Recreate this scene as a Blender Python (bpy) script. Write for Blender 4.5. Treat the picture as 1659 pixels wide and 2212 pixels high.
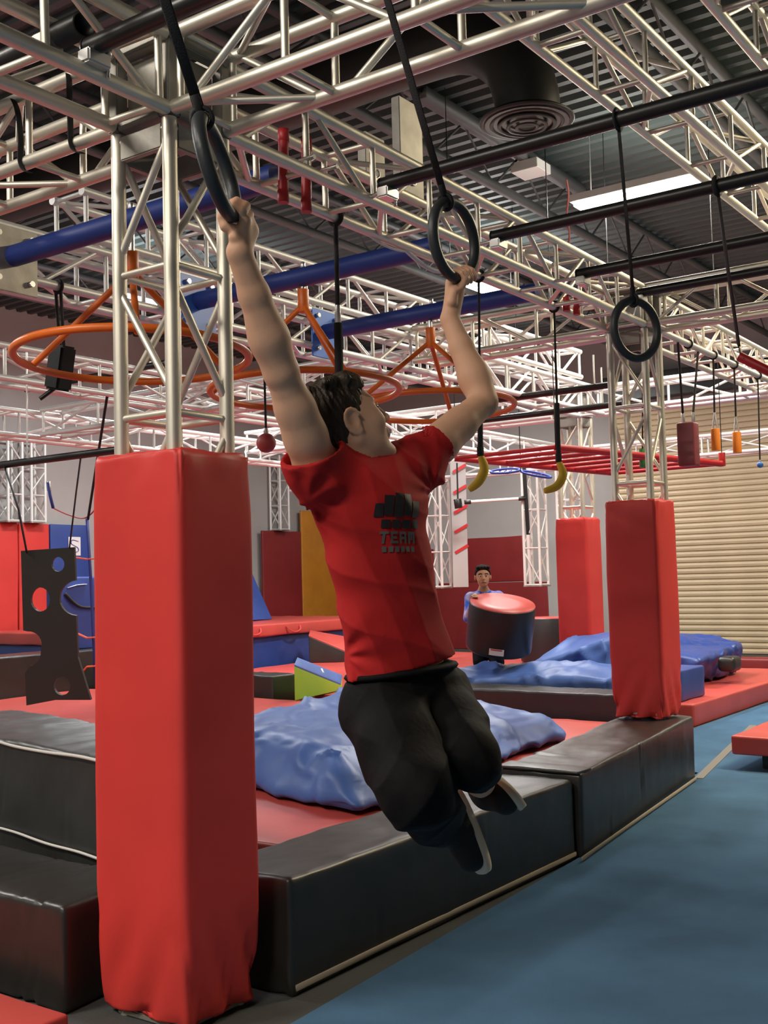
import bpy, bmesh, math, random
import numpy as np
from mathutils import Vector, Matrix, noise
random.seed(7)
S = bpy.context.scene
for o in list(bpy.data.objects): bpy.data.objects.remove(o)
COL = S.collection

# ------------------------------------------------------------------ camera
F = 2415.0; CX, CY = 829.5, 1106.0; H = 1.42
YAW, PIT, ROL = (math.radians(a) for a in (35.44, 3.43, -1.48))
FW = Vector((-math.sin(YAW)*math.cos(PIT), math.cos(YAW)*math.cos(PIT), math.sin(PIT)))
_r = Vector((math.cos(YAW), math.sin(YAW), 0)); _u = _r.cross(FW)
RT = math.cos(ROL)*_r + math.sin(ROL)*_u
UP = -math.sin(ROL)*_r + math.cos(ROL)*_u
CAM = Vector((0, 0, H))
cd = bpy.data.cameras.new('camera'); co = bpy.data.objects.new('camera', cd); COL.objects.link(co)
cd.sensor_fit = 'VERTICAL'; cd.sensor_height = 36; cd.sensor_width = 27; cd.lens = F*36/2212
cd.clip_start = 0.05; cd.clip_end = 200
m = Matrix((RT, UP, -FW)).transposed().to_4x4(); m.translation = CAM
co.matrix_world = m
S.camera = co
S.view_settings.view_transform = 'Standard'; S.view_settings.look = 'None'
S.view_settings.gamma = 1; S.view_settings.use_curve_mapping = False
S.view_settings.exposure = 0.3
W = bpy.data.worlds.new('world'); S.world = W; W.use_nodes = True
W.node_tree.nodes['Background'].inputs[0].default_value = (.9, .92, 1, 1)
W.node_tree.nodes['Background'].inputs[1].default_value = 0.02

# pixel helpers: a ray through a pixel meets a plane of the place
def ray(x, y): return FW + RT*((x-CX)/F) - UP*((y-CY)/F)
def P(x, y, d): return CAM + ray(x, y)*d
def PZ(x, y, z): q = ray(x, y); return CAM + q*((z-H)/q.z)
def PX(x, y, X): q = ray(x, y); return CAM + q*(X/q.x)
def PY(x, y, Y): q = ray(x, y); return CAM + q*(Y/q.y)
V = Vector
def proj(p):
    q = Vector(p)-CAM; d = q.dot(FW); return CX+F*q.dot(RT)/d, CY-F*q.dot(UP)/d, d

# ------------------------------------------------------------------ lamps (high bay fixtures of the hall)
LAMPS = [  # x, y, z, length along, axis ('x' or 'y'), watts, colour
    (-4.0, 9.95, 5.0, 1.25, 'x', 150, (1, .95, .86)),
    (-6.85, 12.1, 5.0, 1.2, 'y', 200, (1, .98, .95)),
    (-10.6, 9.75, 5.0, 1.2, 'y', 230, (.95, .98, 1)),
    (-9.4, 2.4, 5.0, 1.2, 'y', 200, (1, .97, .93)),
    (-0.6, 8.7, 5.0, 1.5, 'x', 280, (1, .83, .54)),
    (-4.6, -0.9, 5.0, 1.2, 'x', 195, (1, .92, .82)),
    (-1.6, -2.6, 5.0, 1.2, 'x', 170, (1, .92, .80)),
    (-2.0, 14.5, 5.0, 1.5, 'x', 170, (1, .93, .82)),
    (-9.0, 15.5, 5.0, 1.2, 'y', 130, (1, .97, .93)),
]
def area_lamp(i, x, y, z, L, ax, w, c):
    ld = bpy.data.lights.new('high_bay_light', 'AREA'); ld.shape = 'RECTANGLE'
    ld.size = L+.3; ld.size_y = .8; ld.energy = w; ld.color = c
    o = bpy.data.objects.new('high_bay_light', ld); COL.objects.link(o)
    o.location = (x, y, z-.03)
    if ax == 'y': o.rotation_euler = (0, 0, math.pi/2)
for i, a in enumerate(LAMPS):
    area_lamp(i, *a)
    x, y, z, L, ax, w, c = a      # added upward fill light over each closed housing, brightens the roof deck
    ld = bpy.data.lights.new('deck_fill_light', 'AREA'); ld.shape = 'RECTANGLE'; ld.size = L; ld.size_y = .4; ld.energy = w*.11; ld.color = c
    o = bpy.data.objects.new('deck_fill_light', ld); COL.objects.link(o); o.location = (x, y, z+.13)
    o.rotation_euler = (math.pi, 0, math.pi/2 if ax == 'y' else 0)

# ------------------------------------------------------------------ materials
MATS = {}
def mat(name, col, rough=.5, metal=0., bump=0., bscale=60., var=0., vscale=6., spec=.5, sss=0., emit=None, coat=0., stretch=None):
    if name in MATS: return MATS[name]
    M = bpy.data.materials.new(name); M.use_nodes = True
    nt = M.node_tree; b = nt.nodes['Principled BSDF']
    b.inputs['Base Color'].default_value = (*col, 1); b.inputs['Roughness'].default_value = rough
    b.inputs['Metallic'].default_value = metal; b.inputs['Specular IOR Level'].default_value = spec
    if coat: b.inputs['Coat Weight'].default_value = coat; b.inputs['Coat Roughness'].default_value = .3
    if sss:
        b.inputs['Subsurface Weight'].default_value = sss; b.inputs['Subsurface Radius'].default_value = (.02, .008, .004)
        b.inputs['Subsurface Scale'].default_value = .5
    if emit:
        b.inputs['Emission Color'].default_value = (*emit[:3], 1); b.inputs['Emission Strength'].default_value = emit[3]
    tc = nt.nodes.new('ShaderNodeTexCoord'); src = tc.outputs['Object']
    if stretch:
        mp = nt.nodes.new('ShaderNodeMapping'); mp.inputs['Scale'].default_value = stretch
        nt.links.new(src, mp.inputs[0]); src = mp.outputs[0]
    if var:
        n = nt.nodes.new('ShaderNodeTexNoise'); n.inputs['Scale'].default_value = vscale; n.inputs['Detail'].default_value = 4
        nt.links.new(src, n.inputs['Vector'])
        mr = nt.nodes.new('ShaderNodeMapRange'); mr.inputs['From Min'].default_value = .3; mr.inputs['From Max'].default_value = .7
        mr.inputs['To Min'].default_value = 1-var; mr.inputs['To Max'].default_value = 1+var
        nt.links.new(n.outputs[0], mr.inputs[0])
        mx = nt.nodes.new('ShaderNodeMix'); mx.data_type = 'RGBA'; mx.blend_type = 'MULTIPLY'; mx.inputs[0].default_value = 1
        mx.inputs[6].default_value = (*col, 1); nt.links.new(mr.outputs[0], mx.inputs[7])
        nt.links.new(mx.outputs[2], b.inputs['Base Color'])
    if bump:
        n2 = nt.nodes.new('ShaderNodeTexNoise'); n2.inputs['Scale'].default_value = bscale; n2.inputs['Detail'].default_value = 3
        nt.links.new(src, n2.inputs['Vector'])
        bp = nt.nodes.new('ShaderNodeBump'); bp.inputs['Strength'].default_value = bump; bp.inputs['Distance'].default_value = .01
        nt.links.new(n2.outputs[0], bp.inputs['Height']); nt.links.new(bp.outputs[0], b.inputs['Normal'])
    MATS[name] = M
    return M
ALU = mat('aluminium tube', (.77, .725, .62), .46, .8, .05, 40, .08, 9)  # yellow lamp light on the near trusses is mixed into this colour
ALU_LIT = mat('bright-lit aluminium tube', (.74, .735, .71), .45, .35, .04, 40, .06, 9)  # same aluminium; bright light on the far beams is put into its colour
ALUF = mat('aluminium plate', (.36, .34, .30), .5, .55, .05, 60, .12, 14)
STEEL = mat('steel clamp', (.75, .74, .72), .3, .9)
RED = mat('red vinyl', (.62, .047, .040), .48, 0, .12, 9, .06, 3, .3)
REDMAT = mat('red mat vinyl', (.55, .075, .06), .42, 0, .12, 7, .08, 3)
DRED = mat('dark red wall pad vinyl', (.23, .018, .018), .45, 0, .12, 7, .08, 3)
BLACKV = mat('black vinyl', (.020, .0185, .016), .40, 0, .25, 7, .15, 3, .65)
GREYV = mat('worn grey black vinyl', (.028, .028, .026), .42, 0, .25, 8, .2, 4, .65)
BLUEV = mat('blue crash mat nylon', (.060, .135, .41), .48, 0, .35, 6, .10, 4)
DBLUE = mat('dark blue vinyl', (.03, .065, .27), .4, 0, .15, 7, .08, 4)
GREENV = mat('lime green vinyl', (.30, .58, .05), .45, 0, .1, 7)
ORNGV = mat('orange wall pad vinyl', (.55, .22, .02), .45, 0, .1, 7, .1, 3)
ORANGE = mat('orange powder coat', (.78, .16, .015), .4, 0, .04, 60, .06, 8)
BLUEP = mat('blue powder coat', (.022, .045, .23), .42, .1, .05, 60, .08, 8)
LBLUE = mat('bright blue plate paint', (.06, .20, .70), .4)
REDP = mat('red powder coat', (.50, .02, .025), .4, 0, .05, 60)
BLK = mat('black painted steel', (.012, .0115, .011), .35, 0, .05, 50)
STRAP = mat('black webbing', (.012, .011, .012), .75, 0, .3, 300)
REDSTRAP = mat('red webbing', (.55, .04, .04), .7, 0, .2, 300)
BLUESTRAP = mat('blue webbing', (.03, .06, .35), .7, 0, .2, 300)
ORSTRAP = mat('orange webbing', (.95, .12, .05), .7, 0, .2, 300)
RINGM = mat('dark grey gym ring plastic', (.03, .034, .037), .45, 0, .06, 90)
CARPET = mat('blue carpet', (.070, .150, .255), .95, 0, .5, 420, .16, 2.2, .1)
CONC = mat('grey concrete', (.055, .057, .054), .85, 0, .2, 60, .2, 2)
WALLM = mat('grey painted wall', (.40, .385, .37), .8, 0, .05, 40, .05, 1.2)
DECK = mat('dark painted steel deck', (.058, .078, .076), .5, .1, .05, 20, .1, 2)
JOIST = mat('dark grey steel joist', (.11, .115, .115), .55, .2)
DUCT = mat('dark sheet metal duct', (.045, .043, .038), .5, .4, .05, 20)
DOORM = mat('tan roller door paint', (.62, .50, .33), .5, .1, .03, 30, .05, 2)
TAPE = mat('grey seam tape', (.17, .16, .14), .8, 0, .1, 80)
PLUG = mat('black smooth vinyl', (.016, .015, .016), .4, 0, .1, 7)
TAN = mat('tan seam tape', (.36, .30, .22), .8, 0, .1, 80)
WHITEP = mat('white powder coat', (.72, .70, .66), .45)
WHITE = mat('white label', (.8, .8, .8), .6)
PIPING = mat('pale seam piping', (.62, .60, .56), .6)
YELLOW = mat('yellow foam', (.75, .48, .03), .6, 0, .1, 60)
MAROON = mat('maroon vinyl', (.19, .03, .04), .45, 0, .15, 12, .3, 8)
ORFOAM = mat('orange foam', (.85, .25, .02), .6, 0, .1, 60)
ROPE = mat('pale rope', (.55, .50, .42), .9, 0, .4, 200)
GREENF = mat('green foam', (.05, .3, .08), .6)
BLUEBALL = mat('blue ball', (.03, .16, .5), .45)
REDBALL = mat('dusty red ball', (.42, .06, .06), .5, 0, .1, 40, .15, 12)
EMIT = mat('lit diffuser', (1, 1, 1), .5, emit=(1, .98, .93, 14))
SKIN = mat('skin', (.76, .43, .275), .55, 0, .05, 130, .03, 9, .3, .10)
KSKIN = mat('tan skin', (.50, .28, .16), .5, 0, 0, 60, .05, 9, .35)
HAIR = mat('dark brown hair', (.050, .034, .021), .5, 0, .9, 55, .55, 40, .35, stretch=(1, 1, .25))
KHAIR = mat('black hair', (.010, .008, .007), .8, 0, .5, 90, spec=.15)
SHIRT = mat('red jersey cloth', (.46, .018, .018), .82, 0, .08, 400, .08, 12, .2)
SHORTS = mat('black nylon shorts', (.0055, .005, .0055), .75, 0, .2, 40, .2, 10, .12)
PRINT1 = mat('black print', (.014, .010, .011), .6)
PRINT2 = mat('grey print', (.12, .11, .10), .6)
BOARD = mat('black plastic board', (.017, .014, .012), .55, 0, .05, 30)
SHOE = mat('black canvas shoe', (.008, .008, .008), .8, 0, .3, 200)
SOLE = mat('cream rubber sole', (.72, .60, .45), .6)
EYEW = mat('eye white', (.75, .72, .68), .3)
EYED = mat('dark iris', (.02, .014, .01), .2)
def tie_dye():
    M = bpy.data.materials.new('blue and lavender tie dye cloth'); M.use_nodes = True
    nt = M.node_tree; b = nt.nodes['Principled BSDF']; b.inputs['Roughness'].default_value = .85
    tc = nt.nodes.new('ShaderNodeTexCoord'); n = nt.nodes.new('ShaderNodeTexNoise'); n.inputs['Scale'].default_value = 9
    cr = nt.nodes.new('ShaderNodeValToRGB')
    cr.color_ramp.elements[0].position = .42; cr.color_ramp.elements[0].color = (.03, .12, .62, 1)
    cr.color_ramp.elements[1].position = .56; cr.color_ramp.elements[1].color = (.50, .45, .66, 1)
    nt.links.new(tc.outputs['Object'], n.inputs['Vector']); nt.links.new(n.outputs[0], cr.inputs[0]); nt.links.new(cr.outputs[0], b.inputs['Base Color'])
    return M
TIEDYE = tie_dye()

# ------------------------------------------------------------------ object helpers
def mesh_obj(name, verts, faces, material, parent=None, smooth=True, loc=None):
    me = bpy.data.meshes.new(name)
    me.from_pydata([tuple(v) for v in verts], [], faces); me.update()
    if smooth: me.polygons.foreach_set('use_smooth', [True]*len(me.polygons))
    me.materials.append(material)
    o = bpy.data.objects.new(name, me); COL.objects.link(o)
    if parent is not None:
        o.parent = parent
        if loc is None: o.matrix_parent_inverse = Matrix.Translation(-PLOC(parent))
    return o
def PLOC(p):
    if not p.parent: return Vector(p.location)
    return PLOC(p.parent)+p.matrix_parent_inverse.translation+Vector(p.location)
def tag(o, label, cat, group=None):
    o['label'] = label; o['category'] = cat
    if group: o['group'] = group
    return o
def thing(name, label, cat, loc=(0, 0, 0), group=None):
    o = bpy.data.objects.new(name, None); COL.objects.link(o); o.location = loc; o.empty_display_size = .1
    return tag(o, label, cat, group)
def struct(o): o['kind'] = 'structure'; return o

def unit_cyl(n):
    vs, fs = [], []
    for z in (-.5, .5):
        for i in range(n):
            a = 2*math.pi*i/n; vs.append((math.cos(a), math.sin(a), z))
    fs = [(i, (i+1) % n, n+(i+1) % n, n+i) for i in range(n)]
    fs += [tuple(range(n-1, -1, -1)), tuple(range(n, 2*n))]
    return vs, fs
_cyl = {}
def cyl_mesh(n, material, flat=False):
    k = (n, material.name)
    if k not in _cyl:
        vs, fs = unit_cyl(n); me = bpy.data.meshes.new('tube'); me.from_pydata(vs, [], fs); me.update()
        me.polygons.foreach_set('use_smooth', [len(p.vertices) == 4 for p in me.polygons])
        me.materials.append(material); _cyl[k] = me
    return _cyl[k]
def bar(name, a, b, r, material, parent=None, n=12, roll=None, r2=None):
    """a straight round tube (n>4) or square bar (n=4) between two points, mesh data shared"""
    a, b = V(a), V(b); d = b-a; L = d.length
    z = d.normalized()
    ref = V((0, 0, 1)) if abs(z.z) < .95 else V((1, 0, 0))
    x = ref.cross(z).normalized(); y = z.cross(x)
    if n == 4:
        x, y = (x+y).normalized(), (y-x).normalized(); r = r*math.sqrt(2)
    R = Matrix((x, y, z)).transposed().to_4x4()
    ry = r if r2 is None else r2
    M = Matrix.Translation((a+b)/2) @ R @ Matrix.Diagonal((r, ry, L, 1))
    o = bpy.data.objects.new(name, cyl_mesh(n, material)); COL.objects.link(o)
    if parent is not None:
        o.parent = parent; M = Matrix.Translation(-PLOC(parent)) @ M
    o.matrix_local = M
    return o
def box_vf(c, s, R=None):
    vs = []
    for x in (-1, 1):
        for y in (-1, 1):
            for z in (-1, 1):
                v = V((x*s[0]/2, y*s[1]/2, z*s[2]/2))
                if R: v = R @ v
                vs.append(V(c)+v)
    fs = [(0, 1, 3, 2), (4, 6, 7, 5), (0, 4, 5, 1), (2, 3, 7, 6), (0, 2, 6, 4), (1, 5, 7, 3)]
    return vs, fs
def bevel_box(name, c, s, material, parent=None, R=None, bev=.004):
    vs, fs = box_vf((0, 0, 0), s)
    bm = bmesh.new(); bvs = [bm.verts.new(v) for v in vs]
    for f in fs: bm.faces.new([bvs[i] for i in f])
    bmesh.ops.recalc_face_normals(bm, faces=bm.faces)
    if bev: bmesh.ops.bevel(bm, geom=list(bm.edges), offset=bev, segments=2, affect='EDGES')
    me = bpy.data.meshes.new(name); bm.to_mesh(me); bm.free(); me.materials.append(material)
    o = bpy.data.objects.new(name, me); COL.objects.link(o)
    M = Matrix.Translation(V(c)) @ (R.to_4x4() if R else Matrix())
    if parent is not None: o.parent = parent; M = Matrix.Translation(-PLOC(parent)) @ M
    o.matrix_local = M
    return o
def frame_of(t, ref=None):
    t = t.normalized(); ref = ref or (V((0, 0, 1)) if abs(t.z) < .9 else V((1, 0, 0)))
    x = ref.cross(t).normalized(); y = t.cross(x); return x, y
def tube_vf(pts, radii, n=10, closed=False, flat=1.0, ref=None):
    pts = [V(p) for p in pts]; N = len(pts)
    if not hasattr(radii, '__len__'): radii = [radii]*N
    vs, fs = [], []; px = None
    for i, p in enumerate(pts):
        a = pts[i-1] if (i > 0 or closed) else p; b = pts[(i+1) % N] if (i < N-1 or closed) else p
        t = (b-a).normalized()
        if px is None: x, y = frame_of(t, ref)
        else:
            x = (px - t*px.dot(t)).normalized(); y = t.cross(x)
        px = x
        for k in range(n):
            an = 2*math.pi*k/n
            vs.append(p + x*(math.cos(an)*radii[i]) + y*(math.sin(an)*radii[i]*flat))
    M = N if closed else N-1
    for i in range(M):
        for k in range(n):
            j = (i+1) % N
            fs.append((i*n+k, i*n+(k+1) % n, j*n+(k+1) % n, j*n+k))
    if not closed:
        fs.append(tuple(range(n-1, -1, -1))); fs.append(tuple((N-1)*n+k for k in range(n)))
    return vs, fs
def tube(name, pts, r, material, parent=None, n=10, closed=False, flat=1.0, ref=None):
    return mesh_obj(name, *tube_vf(pts, r, n, closed, flat, ref), material, parent)
def spline(pts, n=8):
    pts = [V(p) for p in pts]; out = []
    for i in range(len(pts)-1):
        p0 = pts[max(i-1, 0)]; p1 = pts[i]; p2 = pts[i+1]; p3 = pts[min(i+2, len(pts)-1)]
        for k in range(n):
            t = k/n
            out.append(.5*((2*p1)+(p2-p0)*t+(2*p0-5*p1+4*p2-p3)*t*t+(3*p1-p0-3*p2+p3)*t**3))
    out.append(pts[-1]); return out
def torus_pts(c, e1, e2, R, n=40):
    return [V(c)+V(e1)*(R*math.cos(2*math.pi*i/n))+V(e2)*(R*math.sin(2*math.pi*i/n)) for i in range(n)]
def fbm(p, s=1.0, seed=0): return noise.fractal(V(p)*s+V((seed*13.1, seed*7.7, seed*3.3)), 1.0, 2.0, 3)

def soft_box(name, c8, material, parent=None, r=.03, res=.06, amp=.0, ns=4., seed=0, disp=None):
    """rounded, slightly uneven upholstered block; c8 = 4 base corners then 4 top corners (counter-clockwise)"""
    c = [V(p) for p in c8]
    L = ((c[1]-c[0]).length+(c[2]-c[3]).length)/2; Wd = ((c[3]-c[0]).length+(c[2]-c[1]).length)/2
    Hh = sum((c[i+4]-c[i]).length for i in range(4))/4
    dims = (L, Wd, Hh)
    def marks(D):
        rr = min(r, D*.45); n = max(2, int(round((D-2*rr)/res)))
        e = [0, rr*.12, rr*.35, rr*.65]
        return e+[rr+(D-2*rr)*i/n for i in range(n+1)]+[D-q for q in reversed(e)]
    ms = [marks(D) for D in dims]
    idx = {}; vs = []; fs = []
    def vert(i, j, k):
        key = (i, j, k)
        if key in idx: return idx[key]
        q = [ms[0][i], ms[1][j], ms[2][k]]
        inner = [min(max(q[a], min(r, dims[a]*.45)), dims[a]-min(r, dims[a]*.45)) for a in range(3)]
        nv = V([q[a]-inner[a] for a in range(3)])
        if nv.length > 1e-9: nv.normalize(); q = [inner[a]+nv[a]*min(r, dims[a]*.45) for a in range(3)]
        u, v, w = (q[a]/dims[a] for a in range(3))
        b = (c[0]*(1-u)+c[1]*u)*(1-v)+(c[3]*(1-u)+c[2]*u)*v
        t = (c[4]*(1-u)+c[5]*u)*(1-v)+(c[7]*(1-u)+c[6]*u)*v
        p = b*(1-w)+t*w
        ex = (c[1]-c[0]).normalized(); ey = (c[3]-c[0]).normalized(); ez = (c[4]-c[0]).normalized()
        wn = (ex*nv.x+ey*nv.y+ez*nv.z)
        if amp: p = p + wn*(amp*fbm(p, ns, seed))
        if disp: p = p + wn*disp(u, v, w, p)
        idx[key] = len(vs); vs.append(p); return idx[key]
    n0, n1, n2 = (len(a)-1 for a in ms)
    for i in range(n0):
        for j in range(n1):
            fs.append((vert(i, j, 0), vert(i, j+1, 0), vert(i+1, j+1, 0), vert(i+1, j, 0)))
            fs.append((vert(i, j, n2), vert(i+1, j, n2), vert(i+1, j+1, n2), vert(i, j+1, n2)))
    for i in range(n0):
        for k in range(n2):
            fs.append((vert(i, 0, k), vert(i+1, 0, k), vert(i+1, 0, k+1), vert(i, 0, k+1)))
            fs.append((vert(i, n1, k), vert(i, n1, k+1), vert(i+1, n1, k+1), vert(i+1, n1, k)))
    for j in range(n1):
        for k in range(n2):
            fs.append((vert(0, j, k), vert(0, j, k+1), vert(0, j+1, k+1), vert(0, j+1, k)))
            fs.append((vert(n0, j, k), vert(n0, j+1, k), vert(n0, j+1, k+1), vert(n0, j, k+1)))
    return mesh_obj(name, vs, fs, material, parent)
def c8(x0, x1, y0, y1, z0, z1):
    b = [(x0, y0), (x1, y0), (x1, y1), (x0, y1)]
    return [(x, y, z0) for x, y in b]+[(x, y, z1) for x, y in b]
def sphere_vf(c, r, nu=16, nv=10, R=None):
    c = V(c); r = r if hasattr(r, '__len__') else (r, r, r); vs = []; fs = []
    for i in range(1, nv):
        th = math.pi*i/nv
        for k in range(nu):
            ph = 2*math.pi*k/nu; v = V((r[0]*math.sin(th)*math.cos(ph), r[1]*math.sin(th)*math.sin(ph), r[2]*math.cos(th)))
            vs.append(c+(R @ v if R else v))
    t = len(vs); v = V((0, 0, r[2])); vs.append(c+(R @ v if R else v)); vs.append(c-(R @ v if R else v))
    for i in range(nv-2):
        for k in range(nu): fs.append((i*nu+k, (i+1)*nu+k, (i+1)*nu+(k+1) % nu, i*nu+(k+1) % nu))
    for k in range(nu):
        fs.append((t, k, (k+1) % nu)); fs.append((t+1, (nv-2)*nu+(k+1) % nu, (nv-2)*nu+k))
    return vs, fs

# ================================================================== THE HALL
struct(mesh_obj('floor', [(-15, -6, 0), (7, -6, 0), (7, 19.2, 0), (-15, 19.2, 0), (-15, -6, -.2), (7, -6, -.2), (7, 19.2, -.2), (-15, 19.2, -.2)],
                [(0, 1, 2, 3), (7, 6, 5, 4), (0, 4, 5, 1), (1, 5, 6, 2), (2, 6, 7, 3), (3, 7, 4, 0)], CONC, smooth=False))
def slab(name, x0, x1, y0, y1, z0, z1, material):
    vs, fs = box_vf(((x0+x1)/2, (y0+y1)/2, (z0+z1)/2), (x1-x0, y1-y0, z1-z0))
    return struct(mesh_obj(name, vs, fs, material, smooth=False))
ZC = 5.75
slab('wall_left', -14.85, -14.65, -6, 19.2, 0, ZC+.2, WALLM)
slab('wall_right', 6.8, 7, -6, 19.2, 0, ZC+.2, WALLM)
slab('wall_front', -14.65, 6.8, -6.2, -6, 0, ZC+.2, WALLM)
wb = slab('wall_back', -14.65, 6.8, 19.0, 19.2, 0, ZC+.2, WALLM)
# corrugated steel deck, ribs along X
vs, fs = [], []; y = -6.0; prof = []
while y < 19.2:
    prof += [(y, 0), (y+.07, 0), (y+.095, .055), (y+.175, .055)]; y += .2
for (yy, dz) in prof:
    vs += [(-14.8, yy, ZC+dz), (7, yy, ZC+dz)]
for i in range(len(prof)-1): fs.append((2*i, 2*i+2, 2*i+3, 2*i+1))
struct(mesh_obj('ceiling', vs, fs, DECK, smooth=False))
# open web roof joists along Y
for k, jx in enumerate((-12.2, -9.9, -7.6, -5.3, -3.0, -0.7, 1.6)):
    t = thing('roof_joist', 'dark grey open web roof joist under the corrugated deck', 'joist', (jx, 6.5, ZC-.02), 'roof joists')
    t['kind'] = 'structure'
    bar('top_chord', (jx, -5.9, ZC-.05), (jx, 18.9, ZC-.05), .035, JOIST, t, 4)
    bar('bottom_chord', (jx, -5.9, ZC-.5), (jx, 18.9, ZC-.5), .035, JOIST, t, 4)
    yy = -1.0; s = 0
    while yy < 18.2:
        bar('web', (jx, yy, ZC-.5 if s % 2 else ZC-.05), (jx, yy+.55, ZC-.05 if s % 2 else ZC-.5), .012, JOIST, t, 6); yy += .55; s += 1
# roller door in the back wall: every slat is a piece
dx0 = PY(1338, 1200, 18.9).x; dx1 = 0.6; dt = 4.5
door = thing('door_1', 'tan roller shutter door of many horizontal slats', 'door', ((dx0+dx1)/2, 18.95, 0)); door['kind'] = 'structure'
sp = .098; nsl = int(dt/sp)
sme = None
for i in range(nsl):
    if sme is None:
        prof = [(0, 0), (-.034, .012), (-.042, .05), (-.034, .082), (-.004, .094), (-.004, sp)]
        vs = []; fs = []
        for (py, pz) in prof: vs += [(dx0-(dx0+dx1)/2, py, pz), (dx1-(dx0+dx1)/2, py, pz)]
        for k in range(len(prof)-1): fs.append((2*k, 2*k+1, 2*k+3, 2*k+2))
        sme = bpy.data.meshes.new('slat'); sme.from_pydata(vs, [], fs); sme.materials.append(DOORM)
    o = bpy.data.objects.new('slat', sme); COL.objects.link(o); o.parent = door; o.location = (0, 0, i*sp)
bevel_box('hood', ((dx0+dx1)/2, 18.8, dt+.22), (dx1-dx0+.2, .3, .44), BLK, door)
bevel_box('side_rail', (dx0-.05, 18.93, dt/2), (.1, .1, dt), WALLM, door)

# blue carpet and its edge
carp = [(-2.40, 2.815), (-2.53, 5.2), (-2.84, 7.70), (-3.40, 7.80), (-3.40, 8.70), (-3.58, 9.3), (-3.66, 9.95), (-3.66, 18.8), (6.7, 18.8), (6.7, -5.9), (-2.0, -5.9)]
n = len(carp); vs = [(x, y, 0) for x, y in carp]+[(x, y, .012) for x, y in carp]
fs = [tuple(range(n, 2*n))]+[(i, (i+1) % n, n+(i+1) % n, n+i) for i in range(n)]
tag(mesh_obj('floor_carpet', vs, fs, CARPET, smooth=False), 'blue carpet covering the open floor beside the black beams', 'carpet')
a, b = PZ(1505, 1676, .013), PZ(1572, 1612, .013)
dirn = (b-a).normalized(); a = a-dirn*.1; b = b+dirn*1.3; sd = dirn.cross(V((0, 0, 1)))*.06
vs = [a, a+sd, b+sd, b]; vs = [v+V((0, 0, .0)) for v in vs]+[v+V((0, 0, .003)) for v in vs]
tag(mesh_obj('seam_tape', vs, [(4, 5, 6, 7), (0, 1, 5, 4), (1, 2, 6, 5), (2, 3, 7, 6), (3, 0, 4, 7)], TAPE, smooth=False), 'grey seam tape on the carpet beyond the black beams', 'tape')

# ================================================================== BOX TRUSS
SZ = .254; TR = .0256
def truss(label, p0, p1, name='truss_beam', size=SZ, tr=TR, br=.0135, seg=.5, mt=None, group=None, nn=14, cat='truss', ends=True, hz=None):
    """square box truss; p0/p1 = centre of the BOTTOM face for level ones, centre line for upright ones"""
    mt = mt or ALU
    p0, p1 = V(p0), V(p1); ax = (p1-p0).normalized(); L = (p1-p0).length
    t = thing(name, label, cat, (p0+p1)/2, group)
    if abs(ax.z) > .9: s, u = V((1, 0, 0)), V((0, 1, 0)); off = V((0, 0, 0))
    else:
        s = ax.cross(V((0, 0, 1))).normalized(); u = s.cross(ax).normalized(); off = u*(size/2)
    h = size/2
    cor = [(s*a+u*b)*h+off for a, b in ((-1, -1), (1, -1), (1, 1), (-1, 1))]
    for c in cor: bar('chord', p0+c, p1+c, tr, mt, t, nn)
    nb = max(1, int(round(L/seg))); st = L/nb
    for f in range(4):
        a, b = cor[f], cor[(f+1) % 4]
        for i in range(nb+1):
            q = p0+ax*(min(max(i*st, .03), L-.03))
            if 0 < i < nb or ends: bar('rung', q+a, q+b, br, mt, t, 8)
            if i < nb:
                q2 = p0+ax*((i+1)*st-.05); q1 = p0+ax*(i*st+.06)
                if abs(ax.z) < .9 and f in (0, 2) and i % 2: continue   # level faces: a brace in every other bay
                if (i if abs(ax.z) > .9 else i+f) % 2: bar('brace', q1+a, q2+b, br, mt, t, 8)
                else: bar('brace', q1+b, q2+a, br, mt, t, 8)
    return t
def corner_block(label, c, zb, size=SZ, mt=None, hgt=.305):
    """square welded junction box: angle frame, collar bars and side plates"""
    mt = mt or ALUF
    x, y = c; t = thing('truss_corner_block', label, 'truss', (x, y, zb))
    h = size/2+.0; T = .026
    for sx in (-1, 1):
        for sy in (-1, 1):
            bevel_box('post', (x+sx*h, y+sy*h, zb+hgt/2), (.05, .05, hgt), mt, t)
    for z in (zb+T, zb+hgt-T):
        for s in (-1, 1):
            bevel_box('frame_bar', (x, y+s*h, z), (size-.05, .05, .05), mt, t)
            bevel_box('frame_bar', (x+s*h, y, z), (.05, size-.05, .05), mt, t)
    for s in (-1, 1):   # inner gusset plates with bolt holes read as dark
        bevel_box('gusset_plate', (x+s*(h-.02), y, zb+hgt/2), (.008, size-.06, hgt-.12), mt, t)
        bevel_box('gusset_plate', (x, y+s*(h-.02), zb+hgt/2), (size-.06, .008, hgt-.12), mt, t)
        bar('bolt', (x+s*(h-.014), y+.05, zb+.08), (x+s*(h+.004), y+.05, zb+.08), .013, BLK, t, 10)
        bar('bolt', (x+.05, y+s*(h-.014), zb+.08), (x+.05, y+s*(h+.004), zb+.08), .013, BLK, t, 10)
    return t
def tower(label, cxy, z1, z0=0.0, group=None, collar=True, **k):
    x, y = cxy
    t = truss(label, (x, y, z0), (x, y, z1), 'truss_tower', group=group, **k)
    h = SZ/2
    if collar:
        for s in (-1, 1):
            bevel_box('collar_bar', (x, y+s*h, z1-.055), (SZ-.05, .03, .085), ALUF, t)
            bevel_box('collar_bar', (x+s*h, y, z1-.055), (.03, SZ-.05, .085), ALUF, t)
    bevel_box('base_plate', (x, y, z0+.012), (SZ+.05, SZ+.05, .02), ALUF, t)
    return t
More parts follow.
